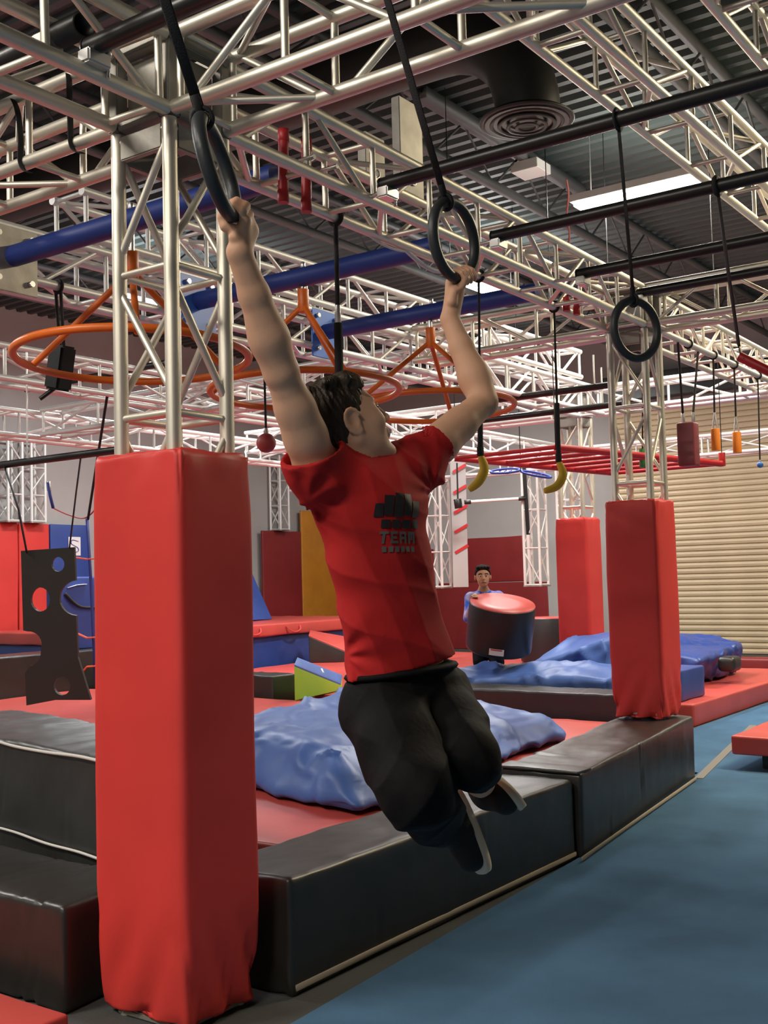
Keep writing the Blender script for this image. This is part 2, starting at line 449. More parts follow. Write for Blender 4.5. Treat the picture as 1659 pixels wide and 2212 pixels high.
h = SZ/2
J1t = P(376, 971, 3.69); J1 = (J1t.x-h, J1t.y+h); ZB = 2.985
J2t = P(1405, 1063, 7.6); J2 = (J2t.x-h, J2t.y+h); ZB2 = 3.09
J3 = (-5.25, 10.95)
tower('aluminium truss tower rising from the tall red pad the rings start beside', J1, ZB, seg=.5)
tower('aluminium truss tower rising from the red pad at the end of the black beams', J2, ZB2, .455, seg=.53)
tower('aluminium truss tower rising from the red pad behind the blue crash mats', J3, ZB2, .212, seg=.5)
corner_block('aluminium truss corner block on the tower above the first ring', J1, ZB+.005)
corner_block('aluminium truss corner block on the tower behind the free hanging ring', J2, ZB2+.005)
corner_block('aluminium truss corner block on the tower behind the blue crash mats', J3, ZB2+.005)
g = .154
a, b = V((J1[0], J1[1], ZB+.03)), V((J2[0], J2[1], ZB2+.03)); ax = (b-a).normalized()
truss('long truss beam between the two red-padded towers, black pipes clamped to it', a+ax*g, b-ax*g)
truss('truss beam running from the second padded tower towards the roller door', b+ax*g, b+ax*5.2+V((.1, 0, -.06)))
truss('truss beam overhead carrying the end of the black pipe beside the strap loops', a-ax*3.2, a-ax*g)
truss('truss beam crossing overhead from the first tower above the swinging boy', (J1[0]+g, J1[1], ZB+.03), (2.2, J1[1], ZB+.03))
truss('truss beam with black strap loops running off beside the blue tube plate', (-4.83, J1[1], ZB+.03), (J1[0]-g, J1[1], ZB+.03))
truss('truss beam from the second padded tower out towards the hanging red bar', (J2[0]+g, J2[1], ZB2+.03), (1.5, J2[1], ZB2+.03))
X4 = -4.97
truss('truss beam between the second tower and the blue tube line', (X4+g, J2[1], ZB2+.03), (J2[0]-g, J2[1], ZB2+.03))
truss('lower truss beam carrying the blue tube end plates', (X4, .6, ZB+.03), (X4, J3[1]-.16, ZB+.1), mt=ALU_LIT)
truss('upper truss beam stacked over the blue tube end plates', (X4, 4.0, ZB+.37), (X4, 10.3, ZB+.42), mt=ALU_LIT)
truss('truss beam beyond the orange hoops along the hall', (-7.4, 3.4, ZB+.05), (-7.4, 14.5, ZB+.05), seg=.95, mt=ALU_LIT)
truss('truss beam across the hall over the kid with the foam plug', (-9.9, 10.95, ZB2+.03), (J3[0]-.2, 10.95, ZB2+.03), seg=.8, mt=ALU_LIT)
truss('truss beam across the hall in front of the roller door', (J3[0]+.2, 10.95, ZB2+.03), (1.5, 10.95, ZB2+.03), seg=.8, mt=ALU_LIT)
truss('far truss beam near the padded wall above the perforated board', (-9.75, 2.5, ZB), (-9.75, 14.5, ZB), seg=.95, mt=ALU_LIT)
truss('far truss beam across the hall just before the back wall', (-12.5, 14.9, ZB), (0, 14.9, ZB), seg=1.0, mt=ALU_LIT)
truss('cross truss beam above the black hanging block', (-9.6, 7.5, ZB+.03), (X4-.2, 7.5, ZB+.03), seg=.95, mt=ALU_LIT)
truss('upper truss beam across the hall behind the orange hoops', (-9.6, 9.2, ZB+.42), (X4-.2, 9.2, ZB+.42), seg=.95, mt=ALU_LIT)
ZT3 = PX(1296, 210, -2.2).z
truss('stacked truss beam running over the ring course', V((-2.07, PX(1080, 40, -2.2).y-.3, ZT3)), V((-2.07, PX(1560, 424, -2.2).y+5.0, ZT3)), seg=.62)
truss('highest truss beam running beside the corrugated roof', (-1.42, 2.0, PX(1592, 75, -1.55).z), (-1.42, 10.5, PX(1592, 75, -1.55).z), seg=.55)
# far towers
tower('far truss post above the red wall pad two along from the blue one', (-14.45, PX(22, 1100, -14.45).y), 3.7, 2.42, collar=False, mt=ALU_LIT)
tower('far truss post above the red wall pad next to the blue one', (-14.45, PX(72, 1100, -14.45).y), 3.7, 2.42, collar=False, mt=ALU_LIT)
tower('far truss post above the dark red wall pad by the orange pad', (-14.45, PX(604, 1100, -14.45).y), 3.9, 2.42, collar=False, mt=ALU_LIT)
for q, z0, lab in (((PY(1160, 1262, 14.9).x, 14.9), 1.25, 'white hanging truss frame beside the pale post with red strips'),
                   ((PY(950, 1265, 14.9).x, 14.9), 1.25, 'white hanging truss frame on the other side of the pale post'),
                   ((PY(1235, 1262, 14.9).x, 14.9), .2, 'white truss tower behind the far red pad')):
    tower(lab, q, ZB-.02, z0, mt=WHITEP, collar=False, br=.011, tr=.022)

# ================================================================== RED PILLAR PADS
def pillar_pad(label, c, z0, z1, seed, x0, x1, y0, y1, tuck=.06):
    """rounded four sided pad sleeve, pulled in and creased at the foot, gathered at the top"""
    t = thing('pillar_pad', label, 'pad', (c[0], c[1], z0))
    Hh = z1-z0
    def disp(u, v, w, p):
        k = 0
        foot = max(0, 1-w*Hh/.42)
        cr = abs(math.sin(8*(u+v)+16*w*(1 if (u+v) > .9 else -1)+seed))**5
        k -= tuck*.30*foot**2 + foot*.045*cr*(.6+.5*fbm(p, 4, seed))
        top = max(0, 1-(1-w)*Hh/.20)
        k -= top*.010*abs(math.sin(38*(u+v)+3*fbm(p, 6, seed)))
        k += .004*fbm(p, 1.8, seed)+.0035*fbm(V((p.x*7, p.y*7, p.z*2.2)), 1, seed)*(.3+.7*foot) + .010*math.sin(math.pi*u)*math.sin(math.pi*max(v, .0))*0
        return k
    soft_box('sleeve', c8(x0, x1, y0, y1, z0, z1), RED, t, r=.035, res=.035, disp=disp)
    # hook-and-loop closing flap down one corner
    return t
pillar_pad('tall red vinyl pad wrapped round the truss tower beside the swinging boy', J1, 0.0, 1.872, 1,
           J1[0]-h-.10, J1[0]+h+.085, J1[1]-h-.06, J1[1]+h+.045)
pillar_pad('red vinyl pad at the far end of the black beams', J2, .418, 1.925, 5,
           J2[0]-h-.07, J2[0]+h+.06, J2[1]-h-.06, J2[1]+h+.05)
pillar_pad('red vinyl pad standing behind the blue crash mats near the roller door', J3, .2, 2.02, 9,
           J3[0]-h-.06, J3[0]+h+.06, J3[1]-h-.06, J3[1]+h+.06)

# ================================================================== BLACK FOAM BEAMS
def foam_beam(label, base, z0, z1, seed, material=BLACKV, strip=True, seam='front', cre=1.0):
    b = [V((x, y, 0)) for x, y in base]
    c = sum(b, V((0, 0, 0)))/4; t = thing('foam_beam', label, 'mat', (c.x, c.y, z0), 'black foam beams')
    Lb = (b[1]-b[0]).length; rr = random.Random(seed)
    folds = [(rr.random(), rr.uniform(-.3, .3), rr.uniform(.004, .010)) for _ in range(int(Lb*4)+2)]
    longx = (b[1]-b[0]).length > (b[3]-b[0]).length
    def disp(u, v, w, p):
        s = u if longx else v; o = v if longx else u
        k = .006*fbm(p, 3, seed)
        gate = max(0, min(1, .35+1.6*fbm(p, 2.6, seed+3)))
        if w > .97: k += .004*fbm(V((p.x*9, p.y*4, 0)), 1, seed+7)
        for f, sl, am in folds:
            am = am*gate; x = (s+sl*.5*(o-.5)+sl*.3*(w-.5)-f)*max(Lb, (b[3]-b[0]).length)
            k -= 1.4*cre*am*math.exp(-(x/.013)**2)-1.2*cre*am*.7*math.exp(-((x-.026)/.016)**2)
        return k
    soft_box('cover', [V((p.x, p.y, z0)) for p in b]+[V((p.x, p.y, z1)) for p in b], material, t, r=.022, res=.022, disp=disp)
    return t
# beam beside the first pad and the second, slightly turned one
fb = foam_beam('black foam beam lying beside the tall red pad under the boy', [(-2.96, 2.975), (-2.553, 2.975), (-2.535, 5.135), (-2.94, 5.135)], .0, .40, 3)
tube('seam_strip', [(-2.549, 2.99, .03), (-2.547, 3.6, .032), (-2.540, 4.4, .032), (-2.530, 5.12, .035)], .012, TAN, fb, 8, flat=.35, ref=V((1, 0, 0)))
fb2 = foam_beam('black foam beam with a folded flap, end to end after the first beam', [(-2.965, 5.155), (-2.505, 5.155), (-2.80, 7.545), (-3.29, 7.66)], .0, .425, 11)
fb2.children[0].name = 'cover'
a, b = PZ(1255, 1856, .03), PZ(1503, 1681, .03)
tube('seam_strip', [a+V((.004, 0, 0)), (a+b)/2+V((.004, 0, 0)), b+V((.004, 0, 0))], .012, TAN, fb2, 8, flat=.35, ref=V((1, 0, 0)))
flap = soft_box('end_flap', c8(-2.985, -2.512, 5.14, 5.30, .418, .436), BLACKV, fb2, r=.008, res=.04, amp=.006, ns=7, seed=4)
fb3 = foam_beam('low black foam beam standing left of the tall red pad, end facing the carpet', [(-5.3, 2.47), (-3.10, 2.455), (-3.14, 2.885), (-5.3, 2.93)], 0, .355, 17)
fb4 = foam_beam('taller black foam block with pale piping behind the low beam', [(-5.6, 3.34), (-3.36, 2.93), (-3.30, 3.46), (-5.4, 3.95)], 0, .745, 21, GREYV, cre=.5)
p0, p1 = V((-5.6, 3.34, .735)), V((-3.36, 2.93, .735)); off = V((-.0, -.008, 0))
tube('piping', spline([p0.lerp(p1, i/8)+off+V((0, -.004*(i % 2), .006*math.sin(i*2))) for i in range(9)]), .007, PIPING, fb4, 8)
p0, p1 = V((-5.6, 3.325, .36)), V((-3.36, 2.915, .36))
tube('piping', spline([p0.lerp(p1, i/8)+V((0, 0, .004*math.sin(i*3))) for i in range(9)]), .006, PIPING, fb4, 8)
foam_beam('black foam beam in front of the crumpled blue crash mat', [(-6.15, 8.75), (-3.62, 8.75), (-3.62, 9.2), (-6.15, 9.2)], 0, .41, 31, GREYV)
foam_beam('black foam beam beside the green wedge', [(-10.6, 9.05), (-7.95, 9.05), (-7.95, 9.42), (-10.6, 9.42)], 0, .42, 37, GREYV)
foam_beam('long black foam block below the red wall pads', [(-11.3, 3.0), (-10.75, 3.0), (-10.75, 9.3), (-11.3, 9.3)], 0, .66, 41)

# ================================================================== RED LANDING MATS
def red_mat(label, x0, x1, y0, y1, z0, z1, seed, m=REDMAT):
    o = soft_box('landing_mat', c8(x0, x1, y0, y1, z0, z1), m, None, r=.02, res=.12, amp=.012, ns=1.6, seed=seed)
    return tag(o, label, 'mat', 'red landing mats')
tag(soft_box('landing_mat', [(-6.1, 3.98, 0), (-3.03, 3.98, 0), (-3.36, 8.62, 0), (-6.1, 8.62, 0), (-6.1, 3.98, .205), (-3.03, 3.98, .205), (-3.36, 8.62, .205), (-6.1, 8.62, .205)], REDMAT, None, r=.02, res=.12, amp=.012, ns=1.6, seed=1), 'red landing mat under the large blue crash mat beside the beams', 'mat', 'red landing mats')
red_mat('red landing mat below the hanging perforated board', -10.7, -6.15, 4.0, 8.9, 0, .205, 2)
red_mat('red landing mat under the kid carrying the foam plug', -10.8, -5.62, 9.46, 15.6, 0, .205, 3)
red_mat('red landing mat at the roller door under the folded blue mats', -5.3, -3.70, 9.98, 13.9, 0, .205, 4)
red_mat('red mat corner on the floor in front of the low black beam', -5.6, -2.93, 1.1, 2.35, 0, .085, 5)
t = thing('raised_red_mat', 'red mat raised on a dark frame at the edge of the blue carpet', 'mat', (-1.9, 8.5, 0))
soft_box('pad', c8(-2.68, -1.1, 7.93, 9.05, .115, .25), REDMAT, t, r=.02, res=.1, amp=.006)
for (x, y) in ((-2.45, 8.1), (-1.3, 8.1), (-2.45, 8.9), (-1.3, 8.9)): bevel_box('foot', (x, y, .066), (.1, .1, .105), BLK, t)
soft = soft_box('floor_bolster', c8(-5.4, -2.0, 15.3, 15.6, 0, .22), DRED, None, r=.04, res=.15, amp=.01)
tag(soft, 'low dark red bolster lying along the foot of the roller door', 'mat')

# ================================================================== BLUE CRASH MATS (slumped, wrinkled)
def crash_mat(label, c8_, seed, amp=.05, r=.10, res=.045, m=BLUEV, wr=.042):
    rr = random.Random(seed); ph = [rr.uniform(0, 6.28) for _ in range(6)]
    def disp(u, v, w, p):
        k = amp*fbm(p, 1.5, seed)
        q = p + V((fbm(p, 2.2, seed+5), fbm(p, 2.2, seed+6), 0))*.25
        rid = 1-abs(noise.noise(V((q.x*1.7, q.y*2.6, q.z*1.0))+V((seed*3.1, 1, 2))))*3.0
        rid2 = 1-abs(noise.noise(V((q.x*3.2, q.y*1.5, q.z*1.6))+V((seed*1.7, 5, 9))))*3.2
        side = 1.0 if w < .97 else .55
        k += wr*side*(max(rid, 0)**2.2-.25)+wr*.6*side*(max(rid2, 0)**2.5-.2)
        return k*(1 if w > .02 else .15)
    o = soft_box('crash_mat', c8_, m, None, r=r, res=res, disp=disp)
    return tag(o, label, 'crash mat', 'blue crash mats')
crash_mat('large crumpled blue crash mat sprawling behind the black beams under the boy',
          [(-5.25, 5.05, .225), (-3.42, 4.52, .225), (-3.72, 7.55, .225), (-5.4, 7.6, .225),
           (-5.25, 5.25, .50), (-3.86, 4.85, .52), (-3.82, 7.42, .40), (-5.35, 7.4, .62)], 3, .05, .12, .035)
crash_mat('rumpled blue crash mat lying over the black beam near the far red pad',
          [(-6.15, 9.30, .225), (-3.95, 9.30, .225), (-3.95, 9.92, .225), (-6.0, 9.85, .225),
           (-6.1, 9.30, .44), (-3.98, 9.30, .50), (-3.98, 9.9, .60), (-5.8, 9.82, .58)], 8, .04, .07, .03)
crash_mat('blue crash mat heaped against the far red pad',
          [(-5.75, 10.05, .225), (-4.55, 10.02, .225), (-4.55, 10.7, .225), (-5.6, 10.7, .225),
           (-5.55, 10.15, .46), (-4.6, 10.1, .80), (-4.6, 10.66, .86), (-5.2, 10.66, .80)], 12, .04, .08, .03)
cm = crash_mat('folded blue crash mat with a black corner patch near the roller door',
          [(-4.95, 11.6, .225), (-4.25, 11.35, .225), (-4.3, 13.2, .225), (-5.0, 13.2, .225),
           (-4.95, 11.5, .64), (-4.12, 11.4, .50), (-4.22, 13.2, .58), (-5.0, 13.2, .68)], 15, .03, .08, .035, DBLUE)
q = P(1580, 1434, 12.06)
soft_box('corner_patch', c8(q.x-.12, q.x+.07, q.y-.12, q.y+.16, q.z-.08, q.z+.08), BLACKV, cm, r=.05, res=.05)
tag(soft_box('foam_block', c8(-4.5, -3.86, 10.1, 10.75, .205, .50), DBLUE, None, r=.02, res=.06, amp=.006), 'small dark blue foam block beside the red pad at the beams end', 'foam block')

# ================================================================== BLOCKS, WEDGES, PLATFORM
t = thing('foam_wedge', 'green sided foam wedge with a blue top beside the crash mat', 'foam block', (-7, 8.3, .2))
A = PZ(637, 1515, .2); 
gxy = [(A.x, A.y), (A.x-.22, A.y+1.05), (A.x-.22+FW.x*.42, A.y+1.05+FW.y*.42), (A.x+FW.x*.42, A.y+FW.y*.42)]
gw = [(x, y, .206) for x, y in gxy]; gt = [(x, y, z) for (x, y), z in zip(gxy, (.565, .27, .33, .61))]
gw = [gw[i] for i in (3, 0, 1, 2)]; gt = [gt[i] for i in (3, 0, 1, 2)]
soft_box('green_body', gw+[(x, y, z-.012) for x, y, z in gt], GREENV, t, r=.008, res=.1)
soft_box('blue_top', [(x, y, z-.011) for x, y, z in gt]+[(x, y, z+.008) for x, y, z in gt], BLUEV, t, r=.006, res=.1)
tv = [V(gt[0]).lerp(V(gt[1]), .25).lerp(V(gt[3]).lerp(V(gt[2]), .25), .52), V(gt[0]).lerp(V(gt[1]), .42).lerp(V(gt[3]).lerp(V(gt[2]), .42), .55)]
tube('white_print', [tv[0]+V((0, 0, .0085)), tv[1]+V((0, 0, .0085)), tv[1]+(tv[1]-tv[0])*1.2+V((.0, .0, .0085))], .016, WHITE, t, 6, flat=.1, ref=V((0, 0, 1)))
t = thing('red_topped_platform', 'blue sided platform with a thick red mat on top before the wall pads', 'platform', (-12, 11.5, .2))
soft_box('blue_base', c8(-14.3, -11.15, 10.0, 15.4, 0, .62), DBLUE, t, r=.02, res=.3)
soft_box('red_mat', c8(-14.4, -11.05, 9.9, 15.5, .62, .80), REDMAT, t, r=.03, res=.2, amp=.01)
for yy in (12.0, 12.9):
    tube('webbing_handle', spline([(-11.04, yy, .75), (-11.00, yy+.04, .69), (-10.99, yy+.16, .66), (-11.00, yy+.28, .69), (-11.04, yy+.32, .75)]), .018, REDSTRAP, t, 6, flat=.4)
t = thing('foam_incline', 'black sided foam incline with a red top behind the green wedge', 'foam block', (-9.3, 11.3, .2))
B = V((-9.6, 11.2, 0))
A2 = PZ(668, 1432, .206); ib = [A2, A2+RT*.55, A2+RT*.55+FW*.4, A2+FW*.4]; ib = [(p.x, p.y) for p in ib]
it = [.61, .36, .55, .66]
soft_box('black_body', [(x, y, .206) for x, y in ib]+[(x, y, z-.012) for (x, y), z in zip(ib, it)], BLACKV, t, r=.01, res=.15)
soft_box('red_top', [(x, y, z-.012) for (x, y), z in zip(ib, it)]+[(x, y, z+.012) for (x, y), z in zip(ib, it)], REDMAT, t, r=.006, res=.15)

# ================================================================== WALL PADS (each panel its own thing)
def wall_pad(label, p0, p1, z0, z1, m, th=.06, group='wall pads'):
    p0, p1 = V((*p0, 0)), V((*p1, 0)); d = (p1-p0).normalized(); nn = V((0, 0, 1)).cross(d)*-th
    b = [p0, p1, p1-nn, p0-nn]
    o = soft_box('wall_pad', [V((p.x, p.y, z0)) for p in b]+[V((p.x, p.y, z1)) for p in b], m, None, r=.02, res=.25, amp=.01, ns=1.2, seed=int(p0.y*7))
    return tag(o, label, 'wall pad', group)
xs = -14.55; PADZ = 2.42
edges = [(PX(-60, 1300, xs).y, PX(36, 1300, xs).y, RED), (PX(37, 1300, xs).y, PX(104, 1300, xs).y, RED), (PX(105, 1300, xs).y, PX(190, 1300, xs).y, DBLUE)]
edges += [(PX(565, 1300, xs).y, PX(649, 1300, xs).y, DRED), (PX(650, 1300, xs).y, 18.9, ORNGV)]
names = {RED.name: 'red', DBLUE.name: 'dark blue', DRED.name: 'dark red', ORNGV.name: 'orange'}
lb = {0: 'red wall pad two along from the dark blue wall pad', 1: 'red wall pad next to the dark blue wall pad', 2: 'dark blue wall pad with a white printed square', 3: 'dark red wall pad between the slanted blue pad and the orange pad', 4: 'orange wall pad behind the boy'}
for i, (a, b, m_) in enumerate(edges):
    if b-a < .2: continue
    wp = wall_pad(lb.get(i, 'red vinyl wall pad along the grey wall'), (xs, b-.012), (xs, a), .2, PADZ if i != 4 else 2.85, m_)
# printed square on the blue pad
q = PX(161, 1180, xs+.07)
t = thing('printed_patch', 'white square print with an S shape on the blue wall pad', 'print', q)
bevel_box('patch', q, (.004, .24, .30), WHITE, t, bev=.001)
sp_ = [(0, .07, .08), (0, -.05, .10), (0, -.07, .04), (0, .05, -.02), (0, .06, -.08), (0, -.06, -.10)]
tube('letter_s', spline([q+V((.004, v[1], v[2])) for v in sp_], 5), .018, DBLUE, t, 6, flat=.2)
# slanted dark blue pad leaning by the platform
q0, q1 = PX(566, 1120, -12.6), PX(600, 1322, -12.0)
tag(soft_box('leaning_pad', [(-12.9, q0.y-.9, .81), (-12.2, q0.y-.9, .81), (-12.2, q1.y+.1, .81), (-12.9, q1.y+.1, .81),
     (-13.4, q0.y-.9, q0.z), (-13.3, q0.y-.9, q0.z), (-13.3, q0.y-.05, q0.z), (-13.4, q0.y-.05, q0.z)], DBLUE, None, r=.02, res=.2), 'dark blue pad slanting down onto the red platform mat', 'pad')
# back wall pads (low row, tall panel)
ybk = 18.98
for (xa, xb, z0, z1, lab) in ((940, 1182, .0, 1.30, 'dark red lower wall pad behind the kid'), (1009, 1131, 1.31, 2.18, 'dark red upper wall pad above the kid, between the white frames'),
                              (700, 938, .0, 2.0, 'dark red wall pad in the hall corner behind the boy')):
    wall_pad(lab, (PY(xa, 1250, ybk).x, ybk), (PY(xb, 1250, ybk).x, ybk), z0, z1, DRED)

# ================================================================== FOAM PLUGS
def foam_plug(label, c, axis, R, Hh, lab=True):
    axis = V(axis).normalized(); c = V(c); t = thing('foam_plug', label, 'foam cylinder', c-axis*(Hh/2))
    x, y = frame_of(axis)
    rings = [(-Hh/2, R*.96), (-Hh/2+.01, R*.99), (-Hh/2+.03, R), (0, R*1.004), (Hh/2-.012, R), (Hh/2-.004, R*.99)]
    n = 48; vs = []; fs = []
    for z, r_ in rings:
        for k in range(n): a = 2*math.pi*k/n; vs.append(c+axis*z+(x*math.cos(a)+y*math.sin(a))*r_)
    for i in range(len(rings)-1):
        for k in range(n): fs.append((i*n+k, i*n+(k+1) % n, (i+1)*n+(k+1) % n, (i+1)*n+k))
    fs.append(tuple(range(n-1, -1, -1))); fs.append(tuple((len(rings)-1)*n+k for k in range(n)))
    mesh_obj('side', vs, fs, PLUG, t)
    vs = []; fs = []
    for z, r_ in ((Hh/2-.004, R*.985), (Hh/2+.006, R*.975), (Hh/2+.008, R*.5)):
        for k in range(n): a = 2*math.pi*k/n; vs.append(c+axis*z+(x*math.cos(a)+y*math.sin(a))*r_)
    for i in range(2):
        for k in range(n): fs.append((i*n+k, i*n+(k+1) % n, (i+1)*n+(k+1) % n, (i+1)*n+k))
    fs.append(tuple(2*n+k for k in range(n)))
    mesh_obj('red_top', vs, fs, REDMAT, t)
    if lab:
        tow = (CAM-c); tow = (tow-axis*tow.dot(axis)).normalized(); sd = axis.cross(tow)
        vs = []; m_ = 9
        for zz in (-Hh/2+.035, -Hh/2+.10):
            for k in range(m_):
                a = -.26+.44*k/(m_-1); vs.append(c+axis*zz+(tow*math.cos(a)+sd*math.sin(a))*(R*1.006))
        mesh_obj('white_label', vs, [(k, k+1, m_+k+1, m_+k) for k in range(m_-1)], WHITE, t)
        vs = []
        for zz in (-Hh/2+.083, -Hh/2+.096):
            for k in range(m_):
                a = -.22+.34*k/(m_-1); vs.append(c+axis*zz+(tow*math.cos(a)+sd*math.sin(a))*(R*1.009))
        mesh_obj('red_lettering_strip', vs, [(k, k+1, m_+k+1, m_+k) for k in range(m_-1)], REDMAT, t)
    return t
pc = P(1081, 1352, 11.0)
foam_plug('black foam cylinder with a red top and white label, held tilted by the kid', pc, V((0, 0, 1))-FW*.28+RT*.10, .325, .47)
p2 = PZ(1150, 1431, .225)
foam_plug('black foam cylinder with a red top standing on the red mat behind the held one', p2+V((.05, .3, .30)), (0, 0, 1), .34, .60, False)
# ================================================================== PIPES OVER THE RING COURSE
t1p = [V((J1[0], J1[1], ZB+.03)), V((J2[0], J2[1], ZB2+.03))]
def on_t1(y):  # right lower chord of the long truss beam
    k = (y-t1p[0].y)/(t1p[1].y-t1p[0].y); p = t1p[0].lerp(t1p[1], k); return p+V((h, 0, 0))
def clamp(parent, c, r=.035):
    bevel_box('clamp', c, (.055, r*2.6, .045), STEEL, parent, bev=.006)
    bar('clamp_bolt', V(c)+V((0, r*1.5, -.04)), V(c)+V((0, r*1.5, .05)), .007, STEEL, parent, 8)
    bar('clamp_nut', V(c)+V((0, r*1.5, .03)), V(c)+V((0, r*1.5, .05)), .014, STEEL, parent, 6)
pipe_px = [((190, 105), 'black pipe clamped above the first padded tower'),
           ((825, 400), 'black pipe that the free hanging ring is strapped to'),
           ((1065, 512), 'black pipe that the hanging red bar is strapped to'),
           ((1248, 593), 'black pipe, next after the one holding the red bar'),
           ((1376, 634), 'black pipe above the second padded tower')]
PIPES = []
for (px, lab) in pipe_px:
    a = PX(*px, J1t.x+.02) if px[0] < 1300 else PX(*px, J2t.x+.05)
    z = a.z; y = a.y
    t = thing('overhead_pipe', lab, 'pipe', (a.x, y, z))
    bar('tube', (a.x, y, z), (2.4, y, z), .030, BLK, t, 18)
    bar('end_cap', (a.x-.004, y, z), (a.x+.006, y, z), .0315, BLK, t, 18)
    q = on_t1(y) if y > J1t.y else V((J1t.x, y, ZB+.03))
    clamp(t, (a.x+.03, y, z-.045)); bar('clamp_stem', (a.x+.02, y, z-.02), (q.x, q.y, q.z), .010, STEEL, t, 8)
    PIPES.append(V((a.x, y, z)))
t = thing('overhead_pipe', 'black pipe that the first ring is strapped to', 'pipe', (J1t.x, 1.30, PIPES[0].z))
bar('tube', (J1t.x, 1.30, PIPES[0].z), (2.4, 1.30, PIPES[0].z), .030, BLK, t, 18); clamp(t, (J1t.x+.03, 1.30, PIPES[0].z-.045))
# open ended black pipe lying in the overhead truss
a, b = P(182, 52, 3.55), P(88, 96, 3.75)
t = thing('open_pipe_end', 'open end of a short thick black pipe between the overhead truss tubes', 'pipe', (a+b)/2)
dv = (a-b).normalized(); x_, y_ = frame_of(dv); n = 20; vs = []; fs = []
for (q, r_) in ((b-dv*.9, .042), (a, .042), (a, .036), (a-dv*.15, .036)):
    for k in range(n): an = 2*math.pi*k/n; vs.append(q+(x_*math.cos(an)+y_*math.sin(an))*r_)
for i in range(3):
    for k in range(n): fs.append((i*n+k, i*n+(k+1) % n, (i+1)*n+(k+1) % n, (i+1)*n+k))
fs.append(tuple(3*n+k for k in range(n))); mesh_obj('tube', vs, fs, BLK, t); clamp(t, b+V((.1, -.05, -.05)))
# right hand carrying truss, outside the picture, so that the pipes rest on something
truss('truss beam carrying the other ends of the black pipes', (2.3, -.2, ZB-.14), (2.3, 8.2, ZB-.14))

# ================================================================== RINGS WITH STRAPS
RX = PY(1335, 262, PIPES[1].y).x
def gym_ring(label, top, bot, e2, anchor, group='gymnastic rings', width=.023):
    top, bot = V(top), V(bot); e1 = (top-bot).normalized(); R = (top-bot).length/2; c = (top+bot)/2
    e2 = V(e2); e2 = (e2-e1*e2.dot(e1)).normalized(); r = .0155
    t = thing('gym_ring', label, 'ring', c, group)
    tube('ring', torus_pts(c, e1, e2, R-r, 56), r, RINGM, t, 14, closed=True)
    nrm = e1.cross(e2)
    # strap: sleeve round the ring, then two webbing layers up to the pipe
    an = V(anchor); k = top-e1*.002
    tube('strap_sleeve', torus_pts(top-e1*r, e1, nrm, r+.006, 20), .006, STRAP, t, 6, closed=True, flat=1)
    bar('strap_stitching', k, k+(an-k).normalized()*.035, .010, STRAP, t, 10)
    tube('strap', [k, k.lerp(an, .35), k.lerp(an, .7), an], width/2, STRAP, t, 8, flat=.14, ref=e2)
    tube('strap_loop', torus_pts(an+V((0, 0, .0)), V((0, 1, 0)), V((0, 0, 1)), .036, 20), .010, STRAP, t, 6, closed=True, flat=.6)
    return t, c, e1, e2, R-r
# ring held by the near hand, ring held by the far hand, free ring
d1 = 2.34
r1 = gym_ring('dark ring gripped by the boy\'s raised straight arm', P(432, 240, 2.31), P(507, 482, 2.36), FW*.99+RT*.13, (RX, 1.30, PIPES[0].z))
r2 = gym_ring('dark ring gripped by the boy\'s bent arm', P(960, 424, 3.10), P(1003, 612, 3.16), FW*.80+RT*.60, (RX, PIPES[0].y, PIPES[0].z))
ry = PIPES[1].y
q = P(1368, 640, 4.12)
r3 = gym_ring('free hanging dark ring in front of the second padded tower', q, P(1379, 783, 4.12), RT*.86+FW*.51, (RX, ry, PIPES[1].z), width=.018)
# red bar on a strap from the next pipe
an = V((PY(1550, 430, PIPES[2].y).x, PIPES[2].y, PIPES[2].z)); q = P(1597, 770, 5.05)
t = thing('hanging_red_bar', 'red round bar hanging on a black strap beside the free ring', 'bar', q)
bar('bar', q, P(1760, 850, 4.9), .022, REDP, t, 16)
tube('strap', [an, an.lerp(q, .45), q+V((0, 0, .05))], .026, STRAP, t, 8, flat=.15, ref=RT)
tube('strap_loop', torus_pts(an, V((0, 1, 0)), V((0, 0, 1)), .036, 20), .012, STRAP, t, 6, closed=True)
tube('strap_tail', [q+V((0, 0, .05)), q+V((.01, 0, -.0)), q+V((.03, -.005, -.02))], .018, STRAP, t, 6, flat=.2)

# ================================================================== BLUE TUBES AND ORANGE HOOPS
XT = X4+h+.03
tub = []
for i, (px, lab) in enumerate((((30, 553), 'blue tube carrying the orange hoop behind the first tower'),
                               ((430, 650), 'blue tube carrying the orange hoop behind the boy\'s head'),
                               ((705, 717), 'blue tube carrying the farthest orange hoop'))):
    a = PX(*px, XT)
    b = V((J1[0]-h-.045-(a.y-J1[1])*.045, a.y, a.z))
    t = thing('blue_tube', lab, 'tube', (a+b)/2, 'blue hoop tubes')
    bar('tube', a, b, .055, BLUEP, t, 24)
    for e, s in ((a, 1),):
        bevel_box('end_plate', e+V((.01*s*-1, -.0, -.02)), (.014, .30, .34), LBLUE if i else ALUF, t, bev=.003)
        for dy in (-.1, .1):
            for dz in (-.13, .10):
                bar('bolt', e+V((0, dy, dz)), e+V((.022*s, dy, dz)), .016, STEEL, t, 8)
    q = PY(((285, 655, 930)[i]), 600, a.y); bar('top_nut', (q.x, a.y, a.z+.05), (q.x, a.y, a.z+.085), .014, STEEL, t, 8)
    tub.append((a, b))
